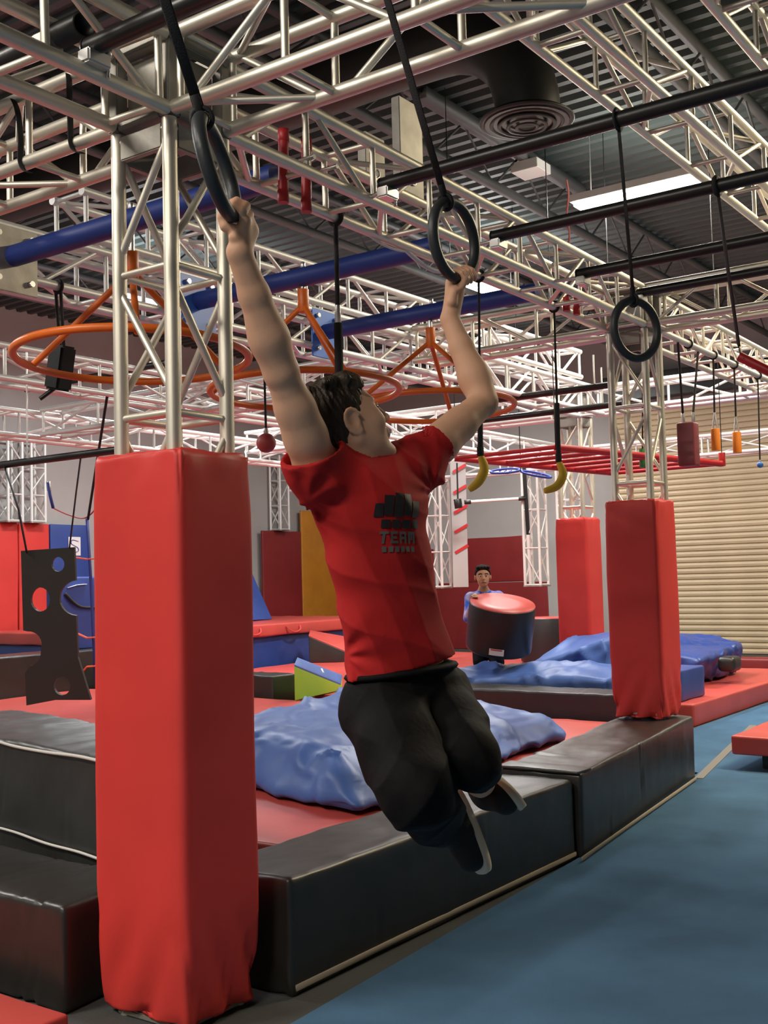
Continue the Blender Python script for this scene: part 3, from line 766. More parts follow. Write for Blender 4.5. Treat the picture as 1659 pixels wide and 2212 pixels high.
for i, (ap, cy_, lab) in enumerate((((285, 572), 772, 'orange steel hoop hanging behind the first truss tower'),
                                    ((655, 648), 845, 'orange steel hoop hanging behind the boy\'s head'),
                                    ((930, 728), 880, 'orange steel hoop hanging beyond the boy\'s bent arm'))):
    a, b = tub[i]
    # the apex lies under the tube
    A0 = PY(*ap, a.y); zc = PY(ap[0], cy_, a.y).z
    t = thing('hoop_wheel', lab, 'hoop', (A0.x, A0.y, zc), 'orange hoop wheels')
    bar('eye_rod', (A0.x, a.y, a.z-.056), A0, .014, STEEL, t, 10)
    bar('hub', A0-V((0, 0, .07)), A0+V((0, 0, .06)), .032, ORANGE, t, 14)
    R_ = .535; c = V((A0.x, a.y, zc)); tl = V((.03, -.02, 0))
    tube('hoop', torus_pts(c, V((1, 0, .02)), V((0, 1, -.03)), R_, 72), .019, ORANGE, t, 12, closed=True)
    for k in range(3):
        an = math.radians((200, 320, 80)[k]+i*14)
        e = c+V((math.cos(an)*R_, math.sin(an)*R_, 0))
        bar('spoke', A0-V((0, 0, .03)), e, .016, ORANGE, t, 10)

# ================================================================== STRAPS, PEGS, BRACKETS ON THE TRUSS
def strap_loop(label, pts, w=.022, m_=STRAP, ref=None):
    o = tube('strap_loop', spline(pts, 6), w, m_, None, 8, flat=.16, ref=ref); return tag(o, label, 'strap')
yb = J1[1]-h; zb_ = ZB+.03
def ltr(px, py): return PY(px, py, yb-.03)
strap_loop('black strap loop hanging from the overhead truss near the open pipe', [ltr(28, 215), ltr(38, 240), ltr(45, 300), ltr(44, 345), ltr(52, 368), ltr(66, 372)], .014)
strap_loop('black strap loop round the truss tube beside the first tower', [ltr(148, 160), ltr(150, 190), ltr(152, 270), ltr(154, 310), ltr(162, 327), ltr(178, 330)], .014)
# paired red pegs through the long truss
for (xy0, xy1, X_, lab) in (((612, 280), (612, 438), J1[0]-.02, 'red round peg standing in the long truss, first of a pair by the tower'),
                            ((662, 300), (662, 458), J1[0]-.02, 'red round peg standing in the long truss, second of the pair'),
                            ((1224, 642), (1224, 672), J2[0]-.02, 'small red peg in the long truss near the second tower'),
                            ((1246, 640), (1246, 680), J2[0]-.02, 'small red peg beside the other small one near the second tower')):
    a, b = PX(*xy0, X_), PX(*xy1, X_)
    t = thing('red_peg', lab, 'peg', b); r_ = .021
    bar('shaft', a, b, r_, REDP, t, 16); bar('collar', b, b+V((0, 0, .05)), r_*1.08, REDP, t, 16); bar('cap', a-V((0, 0, .05)), a, r_*1.08, REDP, t, 16)
    bar('pin', (a+b)/2+V((-.02, 0, .0)), (a+b)/2+V((.16, 0, .0)), .010, STEEL, t, 8)
# sheet metal brackets
for (x0, y0, x1, y1, X_, lab) in ((853, 208, 905, 332, J1[0]-h-.10, 'grey sheet metal bracket with a hole on the truss above the boy'),
                                  (780, 285, 822, 318, J1[0]-h-.05, 'smaller grey bracket with a hole beside the long truss')):
    kk = min((t1p[0].lerp(t1p[1], i/400)-V((h, 0, 0)) for i in range(401)), key=lambda v: abs(proj(v)[0]-(x0+x1)/2+40)); X_ = kk.x-.02
    a, b = PX(x0, y0, X_), PX(x1, y1, X_); b.z = min(b.z, kk.z+SZ-.01); c = (a+b)/2
    t = thing('truss_bracket', lab, 'bracket', c)
    bevel_box('plate', c, (.05, abs(b.y-a.y), abs(b.z-a.z)), ALUF, t, bev=.004)
    hb = V((X_+.026, c.y+.0, min(a.z, b.z)+abs(a.z-b.z)*.2))
    bar('hole', hb, hb+V((.004, 0, 0)), .020, BLK, t, 14); tube('hole_rim', torus_pts(hb+V((.003, 0, 0)), V((0, 1, 0)), V((0, 0, 1)), .022, 20), .005, STEEL, t, 6, True)
# hanging black strap with shackle behind the boy's head
a = t1p[0].lerp(t1p[1], .3)-V((h, 0, 0)); k0 = min(range(200), key=lambda i: abs(proj(t1p[0].lerp(t1p[1], i/200)-V((h, 0, 0)))[0]-722)); a = t1p[0].lerp(t1p[1], k0/200)-V((h, 0, 0)); t = thing('hanging_strap', 'black strap with a shackle hanging from the long truss behind the boy\'s head', 'strap', a)
tube('truss_loop', torus_pts(a, V((1, 0, 0)), V((0, 0, 1)), .034, 20), .010, STRAP, t, 6, True)
b = V((a.x, a.y, a.z-.43)); c = V((a.x, a.y, a.z-.98))
bar('strap', a-V((0, 0, .03)), b, .011, STRAP, t, 8); bar('shackle', b+V((0, 0, .03)), b-V((0, 0, .06)), .014, STEEL, t, 10)
bar('rope', b-V((0, 0, .05)), c, .020, STRAP, t, 10)
# red strap on the far truss and a white cable
q = [P(1224, 388, 6.6), P(1228, 420, 6.6), P(1224, 470, 6.6), P(1230, 500, 6.6), P(1226, 528, 6.6), P(1205, 540, 6.6)]
strap_loop('thin red strap dangling over the black pipe from the stacked truss', q, .012, REDSTRAP)
T1L = (t1p[0]-V((h, 0, 0)), t1p[1]-V((h, 0, 0)))
def on_line(p, q, px): return min((p.lerp(q, i/400) for i in range(401)), key=lambda v: abs(proj(v)[0]-px))
a_, b_ = on_line(*T1L, 772), on_line(*T1L, 905); q = [a_, a_.lerp(b_, .35)-V((0, 0, .035)), a_.lerp(b_, .65)-V((0, 0, .035)), b_]
tag(tube('power_cable', spline(q), .007, WHITE, None, 8), 'white cable sagging below the long truss', 'cable')
a_, b_ = on_line(*T1L, 862), on_line(*T1L, 985); q = [a_, a_.lerp(b_, .4)-V((0, 0, .06)), a_.lerp(b_, .7)-V((0, 0, .06)), b_]
tag(tube('power_cable', spline(q), .012, WHITE, None, 8), 'white cable sagging beside the far hand', 'cable')
# black hanging block behind the first hoop
DB = proj(PX(122, 675, X4+h))[2]; c = P(130, 795, DB); R_ = Matrix.Rotation(math.radians(12), 3, 'Y')
t = thing('hanging_block', 'black rectangular block hanging on ropes behind the first orange hoop', 'block', c)
bevel_box('block', c, (.12, .10, .24), BLK, t, R_, .012)
T4R = (V((X4+h, .6, ZB+.03)), V((X4+h, J3[1]-.16, ZB+.1)))
kk = min((T4R[0].lerp(T4R[1], i/400) for i in range(401)), key=lambda v: abs(proj(v)[0]-122))
tube('truss_loop', torus_pts(kk, V((1, 0, 0)), V((0, 0, 1)), .034, 18), .010, STRAP, t, 6, True)
bar('rope', c+V((.0, 0, .1)), kk+V((-.02, 0, -.03)), .010, STRAP, t, 6); bar('rope', c+V((.03, 0, .1)), kk+V((.02, 0, -.03)), .010, STRAP, t, 6)
bar('lower_rod', c+V((-.04, 0, -.1)), P(86, 862, DB), .012, BLK, t, 8)
# black pipes further back
for (a_, b_, Y_, lab) in (((0, 1002), (255, 975), P(90, 992, 8.75).y, 'black pipe that the perforated board hangs from'), ((100, 832), (360, 785), 6.6, 'black pipe seen through the first orange hoop'),
                          ((1060, 915), (1345, 862), 9.6, 'black pipe in front of the far truss by the bananas'), ((1060, 870), (1330, 825), 9.0, 'upper black pipe by the bananas')):
    A_, B_ = PY(*a_, Y_), PY(*b_, Y_); z_ = (A_.z+B_.z)/2
    t = thing('far_pipe', lab, 'pipe', (A_+B_)/2)
    bar('tube', V((A_.x-.3, Y_, z_)), V((B_.x, Y_, z_)), .030, BLK, t, 12)
    for q in ((-7.4,) if Y_ < 6.5 else (A_.x+.2, B_.x-.2)):
        bar('hanger', (q, Y_, z_), (q, Y_, ZB+.35), .008, STEEL, t, 6)

# ================================================================== HANGING GRIPS
def on_line(p, q, px): return min((p.lerp(q, i/400) for i in range(401)), key=lambda v: abs(proj(v)[0]-px))
T1L = (t1p[0]-V((h, 0, 0)), t1p[1]-V((h, 0, 0))); t1ax = (t1p[1]-t1p[0]).normalized()
T1X = (t1p[1]+t1ax*.17+V((h, 0, 0)), t1p[1]+t1ax*5.2+V((.1+h, 0, -.06)))
def hang_line(t, top, bot, r=.006, m_=STRAP, nm='rope'): bar(nm, top, bot, r, m_, t, 6)
def banana(label, top, pts, D):
    tp = on_line(*T1L, top[0]); D = proj(tp)[2]
    t = thing('banana_grip', label, 'grip', P(*pts[0], D), 'banana grips')
    p = spline([P(x, y, D+dd) for (x, y, dd) in [(*q, .0) for q in pts]], 5); n = len(p)
    tube('banana', p, [.008+.020*math.sin(math.pi*min(.97, max(.03, (i+1.2)/(n+1.4))))**.55 for i in range(n)], YELLOW, t, 10)
    k = P(*pts[0], D); md = tp.lerp(k, .62); tube('truss_loop', torus_pts(tp, V((1, 0, 0)), V((0, 0, 1)), .032, 18), .008, STRAP, t, 6, True)
    hang_line(t, tp, md, .007); bar('rope_sleeve', md, k+V((0, 0, .01)), .016, STRAP, t, 8); bar('knot', k+V((0, 0, .0)), k+V((0, 0, .05)), .02, STRAP, t, 8)
    return t
banana('yellow banana shaped grip hanging nearer the boy', (1033, 845), [(1038, 985), (1046, 1012), (1034, 1040), (1013, 1058)], 7.6)
banana('yellow banana shaped grip hanging nearer the second tower', (1196, 668), [(1207, 998), (1216, 1024), (1203, 1050), (1175, 1061)], 7.3)
def hanging(name, label, top, c, D, build):
    tp = P(*top, D)
    if c[0] > 1450: tp = on_line(*T1X, top[0]); D = proj(tp)[2]
    q = P(*c, D); t = thing(name, label, 'grip', q); build(t, q, tp)
    if c[0] > 1450: tube('truss_loop', torus_pts(tp, V((1, 0, 0)), V((0, 0, 1)), .032, 18), .007, STRAP, t, 6, True)
    return t
def b_bag(t, q, tp):
    soft_box('bag', c8(q.x-.075, q.x+.06, q.y-.06, q.y+.06, q.z-.165, q.z+.165), MAROON, t, r=.015, res=.05)
    for s in (-1, 1):
        hang_line(t, tp+t1ax*(s*.25), q+V((s*.04, 0, .23)), .009); bar('carabiner', q+V((s*.04, 0, .165)), q+V((s*.04, 0, .24)), .014, STEEL, t, 8)
hanging('hanging_bag', 'maroon rectangular hanging bag beside the roller door', (1487, 772), (1489, 960), 9.6, b_bag)
def b_cyl(t, q, tp):
    bar('foam_grip', q-V((0, 0, .085)), q+V((0, 0, .085)), .036, ORFOAM, t, 20)
    bar('end_ring', q+V((0, 0, .083)), q+V((0, 0, .09)), .028, ORFOAM, t, 20)
    hang_line(t, tp, q+V((0, 0, .22)), .008); bar('chain', q+V((-.02, 0, .09)), q+V((0, 0, .23)), .007, STEEL, t, 6); bar('chain', q+V((.02, 0, .09)), q+V((0, 0, .23)), .007, STEEL, t, 6)
hanging('hanging_cylinder_grip', 'orange foam cylinder grip hanging next to the maroon bag', (1541, 790), (1546, 950), 9.3, b_cyl)
hanging('hanging_cylinder_grip', 'orange foam cylinder grip hanging next to the blue ball', (1586, 805), (1592, 956), 9.3, b_cyl)
def b_ball(r_, m_):
    def f(t, q, tp):
        mesh_obj('ball', *sphere_vf(q, r_, 20, 14), m_, t); bar('eye', q+V((0, 0, r_*.9)), q+V((0, 0, r_*1.5)), r_*.25, STEEL, t, 8); hang_line(t, tp, q+V((0, 0, r_*1.4)), .007)
    return f
hanging('hanging_ball_grip', 'small blue ball grip hanging before the roller door', (1637, 845), (1642, 1004), 9.0, b_ball(.028, BLUEBALL))
DBL = proj(PY(566, 610, tub[1][0].y))[2]; q = PY(566, 610, tub[1][0].y); q.z = tub[1][0].z-.05
hanging('hanging_ball_grip', 'dusty red ball grip hanging beside the boy\'s near arm', proj(q)[:2], (575, 957), DBL, b_ball(.058, REDBALL))
hanging('hanging_green_grip', 'green foam grip hanging behind the second truss tower', (1388, 840), (1388, 985), 9.8, lambda t, q, tp: (bar('foam_grip', q-V((0, 0, .1)), q+V((0, 0, .06)), .03, GREENF, t, 16), hang_line(t, tp, q, .007)))
RP = on_line(V((-7.4+h, 3.4, ZB+.05)), V((-7.4+h, 14.5, ZB+.05)), 855)
tag(tube('climbing_rope', [RP, V((RP.x, RP.y, RP.z-1)), V((RP.x, RP.y, .3))], .022, ROPE, None, 8), 'pale twisted climbing rope hanging behind the boy\'s chin', 'rope')
# red ladder grid hanging flat
q00, q10, q11, q01 = P(985, 990, 9.2), P(1200, 966, 11.4), P(1562, 1000, 9.6), P(1330, 1024, 7.9)
zz = sum(v.z for v in (q00, q10, q11, q01))/4
q00, q10, q11, q01 = (PZ(985, 990, 2.45), PZ(1200, 966, 2.47), PZ(1560, 1002, 2.37), PZ(1330, 1022, 2.37))
t = thing('red_ladder', 'red steel ladder frame hanging level behind the banana grips', 'ladder', (q00+q11)/2)
bar('side_rail', q00, q01, .025, REDP, t, 4); bar('side_rail', q10, q11, .025, REDP, t, 4)
for k in range(8):
    s = k/7; bar('rung', q00.lerp(q01, s), q10.lerp(q11, s), .018, REDP, t, 10)
for q in (q10, q11, q00, q01):
    bar('chain', q, V((q.x, q.y, ZC)), .004, BLK, t, 6)
bar('swivel', q11+V((0, 0, -.02)), q11+V((0, 0, .1)), .03, REDP, t, 10)
# blue net rings and the trapeze bar, pale post with red tape
q = P(1125, 1021, 13.0)
t = thing('blue_net_ring', 'blue oval net ring frames below the red ladder', 'ring', q)
for s, tilt in ((-1, .03), (1, -.06)):
    c = q+RT*(s*.18)+V((0, 0, -.02*s)); tube('oval', torus_pts(c, RT+V((0, 0, tilt*3)), FW*.8+V((0, 0, .16)), .17, 30), .014, BLUESTRAP, t, 6, True)
    for k in range(-1, 2): bar('net_line', c+FW*.12+RT*(k*.06), c-FW*.12+RT*(k*.06), .006, BLUESTRAP, t, 5)
bar('hang_line', q, V((q.x, q.y, ZC)), .006, STRAP, t, 6)
D = proj(PY(1130, 1080, 14.72))[2]
t = thing('chin_up_bar', 'pale horizontal bar with black grips between two black uprights', 'bar', P(1065, 1080, D))
bar('bar', P(1012, 1084, D), P(1134, 1076, D), .022, WHITEP, t, 10)
bar('grip', P(1003, 1085, D), P(1017, 1084, D), .035, BLK, t, 10); bar('grip', P(1120, 1077, D), P(1136, 1076, D), .035, BLK, t, 10)
bar('upright', P(1132, 1010, D), P(1141, 1155, D), .03, BLK, t, 10)
bar('upright', P(1141, 1155, D), P(1147, 1262, D), .03, WHITEP, t, 10)
bar('weight', P(988, 1078, D), P(991, 1098, D), .06, BLK, t, 10); bar('weight_line', P(987, 1000, D), P(989, 1080, D), .012, STRAP, t, 6)
D = 17.2
a, b = P(976, 995, D), P(1008, 1268, D); c = (a+b)/2
t = thing('marked_post', 'pale flat post with slanting red tape strips beside the kid', 'post', (c.x, c.y, b.z))
w_ = .235; Rz = Matrix((RT, FW, V((0, 0, 1)))).transposed()
bevel_box('board', c, (w_, .08, abs(a.z-b.z)), WALLM, t, Rz, .004)
for yy in (1012, 1057, 1100, 1142, 1186):
    q = P(992+(yy-1100)*.03+3, yy, D-.06); s = RT*.85+V((0, 0, .5))
    bevel_box('red_tape', q, (.23, .012, .045), REDP, t, Matrix.Rotation(0, 3, 'X') @ Matrix((s.normalized(), FW, s.normalized().cross(FW)*-1)).transposed(), .001)

# ================================================================== LEFT SIDE OBSTACLES
# perforated hanging board
D = 8.75
YB = P(90, 992, D).y
t = thing('perforated_board', 'black hanging board with round holes and scalloped edges above the red mat', 'board', P(120, 1510, D))
def bpx(x, y): return P(x, y, D)
outline = [(45, 1190), (160, 1182)]
def arc(cx_, cy_, r_, a0, a1, n=12): return [(cx_+r_*math.cos(math.radians(a0+(a1-a0)*i/n)), cy_+r_*math.sin(math.radians(a0+(a1-a0)*i/n))) for i in range(n+1)]
outline += [(163, 1252)] + arc(166, 1292, 38, -95, -268, 12) + [(164, 1332), (168, 1420), (196, 1512), (120, 1512), (57, 1524), (54, 1455)] + arc(58, 1410, 30, 80, 0, 6) + arc(62, 1392, 28, 20, -95, 8) + [(50, 1362)]
bm = bmesh.new()
ov = [bm.verts.new(bpx(*p)) for p in outline]; edges_ = [bm.edges.new((ov[i], ov[(i+1) % len(ov)])) for i in range(len(ov))]
for (hx, hy, hr, vr) in ((125, 1219, 14, 16), (87, 1295, 21, 26), (134, 1482, 18, 20)):
    hv = [bm.verts.new(bpx(hx+hr*math.cos(2*math.pi*i/20), hy+vr*math.sin(2*math.pi*i/20))) for i in range(20)]
    edges_ += [bm.edges.new((hv[i], hv[(i+1) % 20])) for i in range(20)]
bmesh.ops.triangle_fill(bm, edges=edges_, use_beauty=True)
r_ = bmesh.ops.extrude_face_region(bm, geom=list(bm.faces))
for v in r_['geom']:
    if isinstance(v, bmesh.types.BMVert): v.co += FW*.045
bmesh.ops.recalc_face_normals(bm, faces=bm.faces)
me = bpy.data.meshes.new('board'); bm.to_mesh(me); bm.free(); me.materials.append(BOARD)
o = bpy.data.objects.new('board', me); COL.objects.link(o); o.parent = t; o.matrix_parent_inverse = Matrix.Translation(-V(t.location))
tube('strap', [bpx(58, 1194), bpx(40, 1100), PY(8, 1001, YB)], .025, STRAP, t, 6, flat=.2, ref=RT)
tube('strap', [bpx(150, 1184), bpx(165, 1060), PY(175, 984, YB)], .022, STRAP, t, 6, flat=.2, ref=RT)
# blue strap ladder with orange straps
D = 10.2
t = thing('strap_ladder', 'blue webbing ladder with orange straps hanging beside the tall red pad', 'ladder', P(190, 1480, D))
tube('blue_webbing', [P(188, 1120, D), P(196, 1250, D), P(202, 1380, D), P(206, 1470, D)], .055, BLUESTRAP, t, 6, flat=.15, ref=RT)
tube('blue_webbing', [P(232, 1120, D), P(240, 1250, D), P(246, 1470, D)], .055, BLUESTRAP, t, 6, flat=.15, ref=RT)
for (ya, yb_) in ((1204, 1208), (1366, 1378), (1470, 1440)):
    tube('orange_rung', [P(162, ya, D-.05), P(188, yb_, D-.05), P(240, yb_-4, D-.05)], .03, ORSTRAP, t, 6, flat=.25, ref=RT)
tube('red_webbing', spline([P(116, 1098, D), P(150, 1113, D), P(186, 1118, D), P(215, 1080, D), P(230, 990, D)]), .025, REDSTRAP, t, 6, flat=.2, ref=RT)
tube('blue_end_loop', [P(104, 1042, D), P(108, 1070, D), P(115, 1098, D)], .03, BLUESTRAP, t, 6, flat=.4, ref=RT)
bar('carabiner', P(104, 1040, D), P(106, 1060, D), .02, STEEL, t, 8)
bar('top_cord', P(190, 1122, D), on_line(V((-7.4+h, 3.4, ZB+.05)), V((-7.4+h, 14.5, ZB+.05)), 235), .012, STRAP, t, 6)
# dark blue hanging pad with a white print behind the board
q = PX(150, 1300, -11.0)
t = thing('hanging_blue_pad', 'dark blue square pad with a white print seen through the board', 'pad', q)
soft_box('pad', c8(q.x-.06, q.x+.06, q.y-.3, q.y+.45, .665, q.z+.30), DBLUE, t, r=.02, res=.1)
tube('white_print', [q+V((.062, -.08, .17)), q+V((.062, .05, .20)), q+V((.062, .2, .21))], .03, WHITE, t, 6, flat=.1, ref=V((0, 0, 1)))
tube('black_cord', spline([q+V((.07, -.12, .1)), q+V((.09, .08, -.06)), q+V((.08, .4, -.08))]), .02, STRAP, t, 6)

# ================================================================== AIR DUCT AND STRIP LIGHTS
dc = PZ(1138, 262, 4.55)
t = thing('air_duct', 'dark round air duct with an elbow down to a ringed ceiling diffuser', 'duct', dc)
pts = spline([dc+V((-6.5, .1, .78)), dc+V((-3, .1, .78)), dc+V((-1.0, .05, .78)), dc+V((-.42, .02, .70)), dc+V((-.10, 0, .45)), dc+V((0, 0, .18)), dc+V((0, 0, .02))], 6)
tube('duct', pts, .225, DUCT, t, 28)
for k, (r_, z_) in enumerate(((.305, 0), (.245, -.02), (.19, -.03), (.13, -.038), (.07, -.042))):
    tube('diffuser_ring', torus_pts(dc+V((0, 0, z_)), V((1, 0, 0)), V((0, 1, 0)), r_, 40), .024 if k == 0 else .014, DUCT, t, 8, True, flat=.5)
bar('diffuser_core', dc+V((0, 0, -.02)), dc+V((0, 0, .03)), .29, BLK, t, 32)
for i, (x, y, z, L, ax_, w_, c_) in enumerate(LAMPS):
    lab = {0: 'lit strip light under the roof beyond the black pipes', 1: 'lit strip light under the roof beside the far hand', 2: 'lit strip light behind the first truss tower'}.get(i, 'lit strip light under the roof deck')
    t = thing('strip_light', lab, 'light', (x, y, z+.1), 'strip lights')
    sx, sy = (L, .3) if ax_ == 'x' else (.3, L)
    bevel_box('housing', (x, y, z+.06), (sx+.06, sy+.06, .07), WHITEP, t)
    bevel_box('diffuser', (x, y, z+.0), (sx, sy, .045), EMIT, t, bev=.01)
    for s in (-1, 1):
        ox, oy = (s*L*.4, 0) if ax_ == 'x' else (0, s*L*.4)
        bar('hanger', (x+ox, y+oy, z+.09), (x+ox, y+oy, ZC), .006, STEEL, t, 6)
q = PZ(1285, 372, 5.35)+V((-.7, 0, 0))
t = thing('conduit_box', 'pale surface conduit channel running along the roof to a junction box', 'conduit', q)
bar('channel', q+V((0, -2.0, .3)), q+V((0, 1.2, .3)), .05, JOIST, t, 4); bevel_box('junction_box', q+V((0, 0, .2)), (.3, .3, .1), WHITEP, t)

# ================================================================== PEOPLE: smooth signed-distance bodies turned into one mesh
class Sdf:
    def __init__(s, lo, hi, hx):
        s.h = hx; s.o = np.array(lo, np.float32); n = [int(math.ceil((hi[a]-lo[a])/hx))+1 for a in range(3)]
        s.n = n; s.D = np.full(n, 1.0, np.float32)
        s.ax = [s.o[a]+hx*np.arange(n[a], dtype=np.float32) for a in range(3)]
    def sub(s, lo, hi, pad):
        sl = []
        for a in range(3):
            i0 = max(0, int((lo[a]-pad-s.o[a])/s.h)); i1 = min(s.n[a], int((hi[a]+pad-s.o[a])/s.h)+2)
            sl.append(slice(i0, max(i1, i0)))
        return tuple(sl)
    def grid(s, sl): return np.meshgrid(*[s.ax[a][sl[a]] for a in range(3)], indexing='ij')
    def put(s, sl, d, k, mode='add'):
        D = s.D[sl]
        if mode == 'add':
            if k > 0:
                hh = np.clip(.5+.5*(D-d)/k, 0, 1); s.D[sl] = D*(1-hh)+d*hh-k*hh*(1-hh)
            else: s.D[sl] = np.minimum(D, d)
        elif mode == 'cut': s.D[sl] = np.maximum(D, -d)
        elif mode == 'scut':
            hh = np.clip(.5-.5*(D+d)/k, 0, 1); s.D[sl] = D*(1-hh)-d*hh+k*hh*(1-hh)
    def cone(s, a, b, ra, rb, k=.01, flat=None, fs=1.0, mode='add'):
        """tapered limb; flat/fs squeeze it by fs along the direction flat"""
        a = np.array(a, np.float32); b = np.array(b, np.float32); m = max(ra, rb)
        sl = s.sub(np.minimum(a, b)-m, np.maximum(a, b)+m, k+.012); X, Y, Z = s.grid(sl)
        px, py, pz = X-a[0], Y-a[1], Z-a[2]; bx = b-a; L2 = float((bx*bx).sum())+1e-9
        t = np.clip((px*bx[0]+py*bx[1]+pz*bx[2])/L2, 0, 1)
        qx, qy, qz = px-t*bx[0], py-t*bx[1], pz-t*bx[2]
        if flat is not None:
            f = np.array(flat, np.float32); f /= np.linalg.norm(f); e = (qx*f[0]+qy*f[1]+qz*f[2])*(1/fs-1)
            qx, qy, qz = qx+e*f[0], qy+e*f[1], qz+e*f[2]
        d = np.sqrt(qx*qx+qy*qy+qz*qz)-(ra+(rb-ra)*t)
        if flat is not None: d *= (fs if fs < 1 else 1)**.5
        s.put(sl, d.astype(np.float32), k, mode)
    def chain(s, pts, rs, k=.01, flat=None, fs=1.0):
        for i in range(len(pts)-1): s.cone(pts[i], pts[i+1], rs[i], rs[i+1], k, flat, fs)
    def ell(s, c, r, R=None, k=.01, mode='add'):
        c = np.array(c, np.float32); m = max(r); sl = s.sub(c-m, c+m, k+.012); X, Y, Z = s.grid(sl)
        px, py, pz = X-c[0], Y-c[1], Z-c[2]
        if R is not None:
            R = np.array(R, np.float32); px, py, pz = (R[0, 0]*px+R[1, 0]*py+R[2, 0]*pz, R[0, 1]*px+R[1, 1]*py+R[2, 1]*pz, R[0, 2]*px+R[1, 2]*py+R[2, 2]*pz)
        k0 = np.sqrt((px/r[0])**2+(py/r[1])**2+(pz/r[2])**2)+1e-6
        k1 = np.sqrt((px/r[0]**2)**2+(py/r[1]**2)**2+(pz/r[2]**2)**2)+1e-6
        s.put(sl, (k0*(k0-1)/k1).astype(np.float32), k, mode)
    def half(s, p, n):  # keep the side the normal points away from
        n = V(n).normalized(); sl = (slice(None),)*3; X, Y, Z = s.grid(sl)
        s.D = np.maximum(s.D, ((X-p[0])*n.x+(Y-p[1])*n.y+(Z-p[2])*n.z).astype(np.float32))
    def disp(s, fn, band=.05):
        idx = np.nonzero(np.abs(s.D) < band); p = [s.ax[a][idx[a]] for a in range(3)]
        s.D[idx] += fn(*p).astype(np.float32)
    def mesh(s):
        D = s.D; neg = D < 0
        cnt = np.zeros([n-1 for n in s.n], np.uint8)
        for i in (0, 1):
            for j in (0, 1):
                for k in (0, 1): cnt += neg[i:s.n[0]-1+i, j:s.n[1]-1+j, k:s.n[2]-1+k]
        act = (cnt > 0) & (cnt < 8); I = np.nonzero(act); N = len(I[0])
        idm = np.full(act.shape, -1, np.int32); idm[I] = np.arange(N)
        acc = np.zeros((N, 3)); num = np.zeros(N)
        cs = [(0, 0, 0), (1, 0, 0), (0, 1, 0), (1, 1, 0), (0, 0, 1), (1, 0, 1), (0, 1, 1), (1, 1, 1)]
        val = [D[I[0]+c[0], I[1]+c[1], I[2]+c[2]] for c in cs]
        for a in range(8):
            for b in range(a+1, 8):
                if sum(abs(cs[a][q]-cs[b][q]) for q in range(3)) != 1: continue
                m_ = (val[a] < 0) != (val[b] < 0); t = np.where(m_, val[a]/(val[a]-val[b]+1e-12), 0)
                for q in range(3): acc[:, q] += np.where(m_, cs[a][q]+t*(cs[b][q]-cs[a][q]), 0)
                num += m_
        vs = (np.stack(I, 1)+acc/num[:, None])*s.h+s.o
        quads = []
        for a in range(3):
            b, c = (a+1) % 3, (a+2) % 3
            sl0 = [slice(1, s.n[q]-1) for q in range(3)]; sl0[a] = slice(0, s.n[a]-1); sl1 = list(sl0); sl1[a] = slice(1, s.n[a])
            n0, n1 = neg[tuple(sl0)], neg[tuple(sl1)]
            E = np.nonzero(n0 != n1); base = [E[q]+(0 if q == a else 1) for q in range(3)]
            def cell(db, dc):
                q = [x.copy() for x in base]; q[b] = q[b]-db; q[c] = q[c]-dc; return idm[q[0], q[1], q[2]]
            f = np.stack([cell(1, 1), cell(0, 1), cell(0, 0), cell(1, 0)], 1)
            flip = ~n0[E]; f[flip] = f[flip][:, ::-1]
            quads.append(f)
        F_ = np.concatenate(quads); F_ = F_[(F_ >= 0).all(1)]
        # light relaxation
        e = np.concatenate([F_[:, [0, 1]], F_[:, [1, 2]], F_[:, [2, 3]], F_[:, [3, 0]]])
        for _ in range(1):
            sm = np.zeros_like(vs); ct = np.zeros(len(vs))
            for q in range(3): sm[:, q] = np.bincount(e[:, 0], vs[e[:, 1], q], len(vs))+np.bincount(e[:, 1], vs[e[:, 0], q], len(vs))
            ct = np.bincount(e[:, 0], minlength=len(vs))+np.bincount(e[:, 1], minlength=len(vs))
            vs = vs*.45+.55*sm/np.maximum(ct, 1)[:, None]
        return vs, F_
    def obj(s, name, material, parent):
        vs, F_ = s.mesh(); me = bpy.data.meshes.new(name)
        me.vertices.add(len(vs)); me.vertices.foreach_set('co', vs.astype(np.float32).ravel())
        me.loops.add(F_.size); me.loops.foreach_set('vertex_index', F_.astype(np.int32).ravel())
        me.polygons.add(len(F_)); me.polygons.foreach_set('loop_start', np.arange(0, F_.size, 4, dtype=np.int32))
        me.update(calc_edges=True); me.validate()
        me.polygons.foreach_set('use_smooth', [True]*len(me.polygons)); me.materials.append(material)
        o = bpy.data.objects.new(name, me); COL.objects.link(o)
        if parent is not None: o.parent = parent; o.matrix_parent_inverse = Matrix.Translation(-PLOC(parent))
        return o
def wob(X, Y, Z, dirs, amp, seed, soft=False):
    """cheap folds: warped sines along given directions"""
    r = np.random.RandomState(seed); o = np.zeros_like(X)
    for (d, fq, a) in dirs:
        d = np.array(d, float); d /= np.linalg.norm(d); w = .35*np.sin(X*9+r.rand()*6)+.35*np.sin(Y*11+r.rand()*6)+.35*np.sin(Z*8+r.rand()*6)
        ph = (X*d[0]+Y*d[1]+Z*d[2])*fq+2.0*w+r.rand()*6
        msk = .5+.5*np.sin(X*7+r.rand()*6)*np.sin(Z*6+r.rand()*6+Y*5)
        o += a*((.55*np.sin(ph)+.25*np.sin(2*ph+1)) if soft else (np.abs(np.sin(ph))**.7-.6))*msk
    return o*amp

# ---------------------------------------------------------------- the boy on the rings
def cdir(r, f, u): return RT*r+FW*f+V((0, 0, 1))*u
boy = thing('person', 'person in a red T-shirt and black shorts swinging from two rings', 'person', P(960, 1880, 2.75))
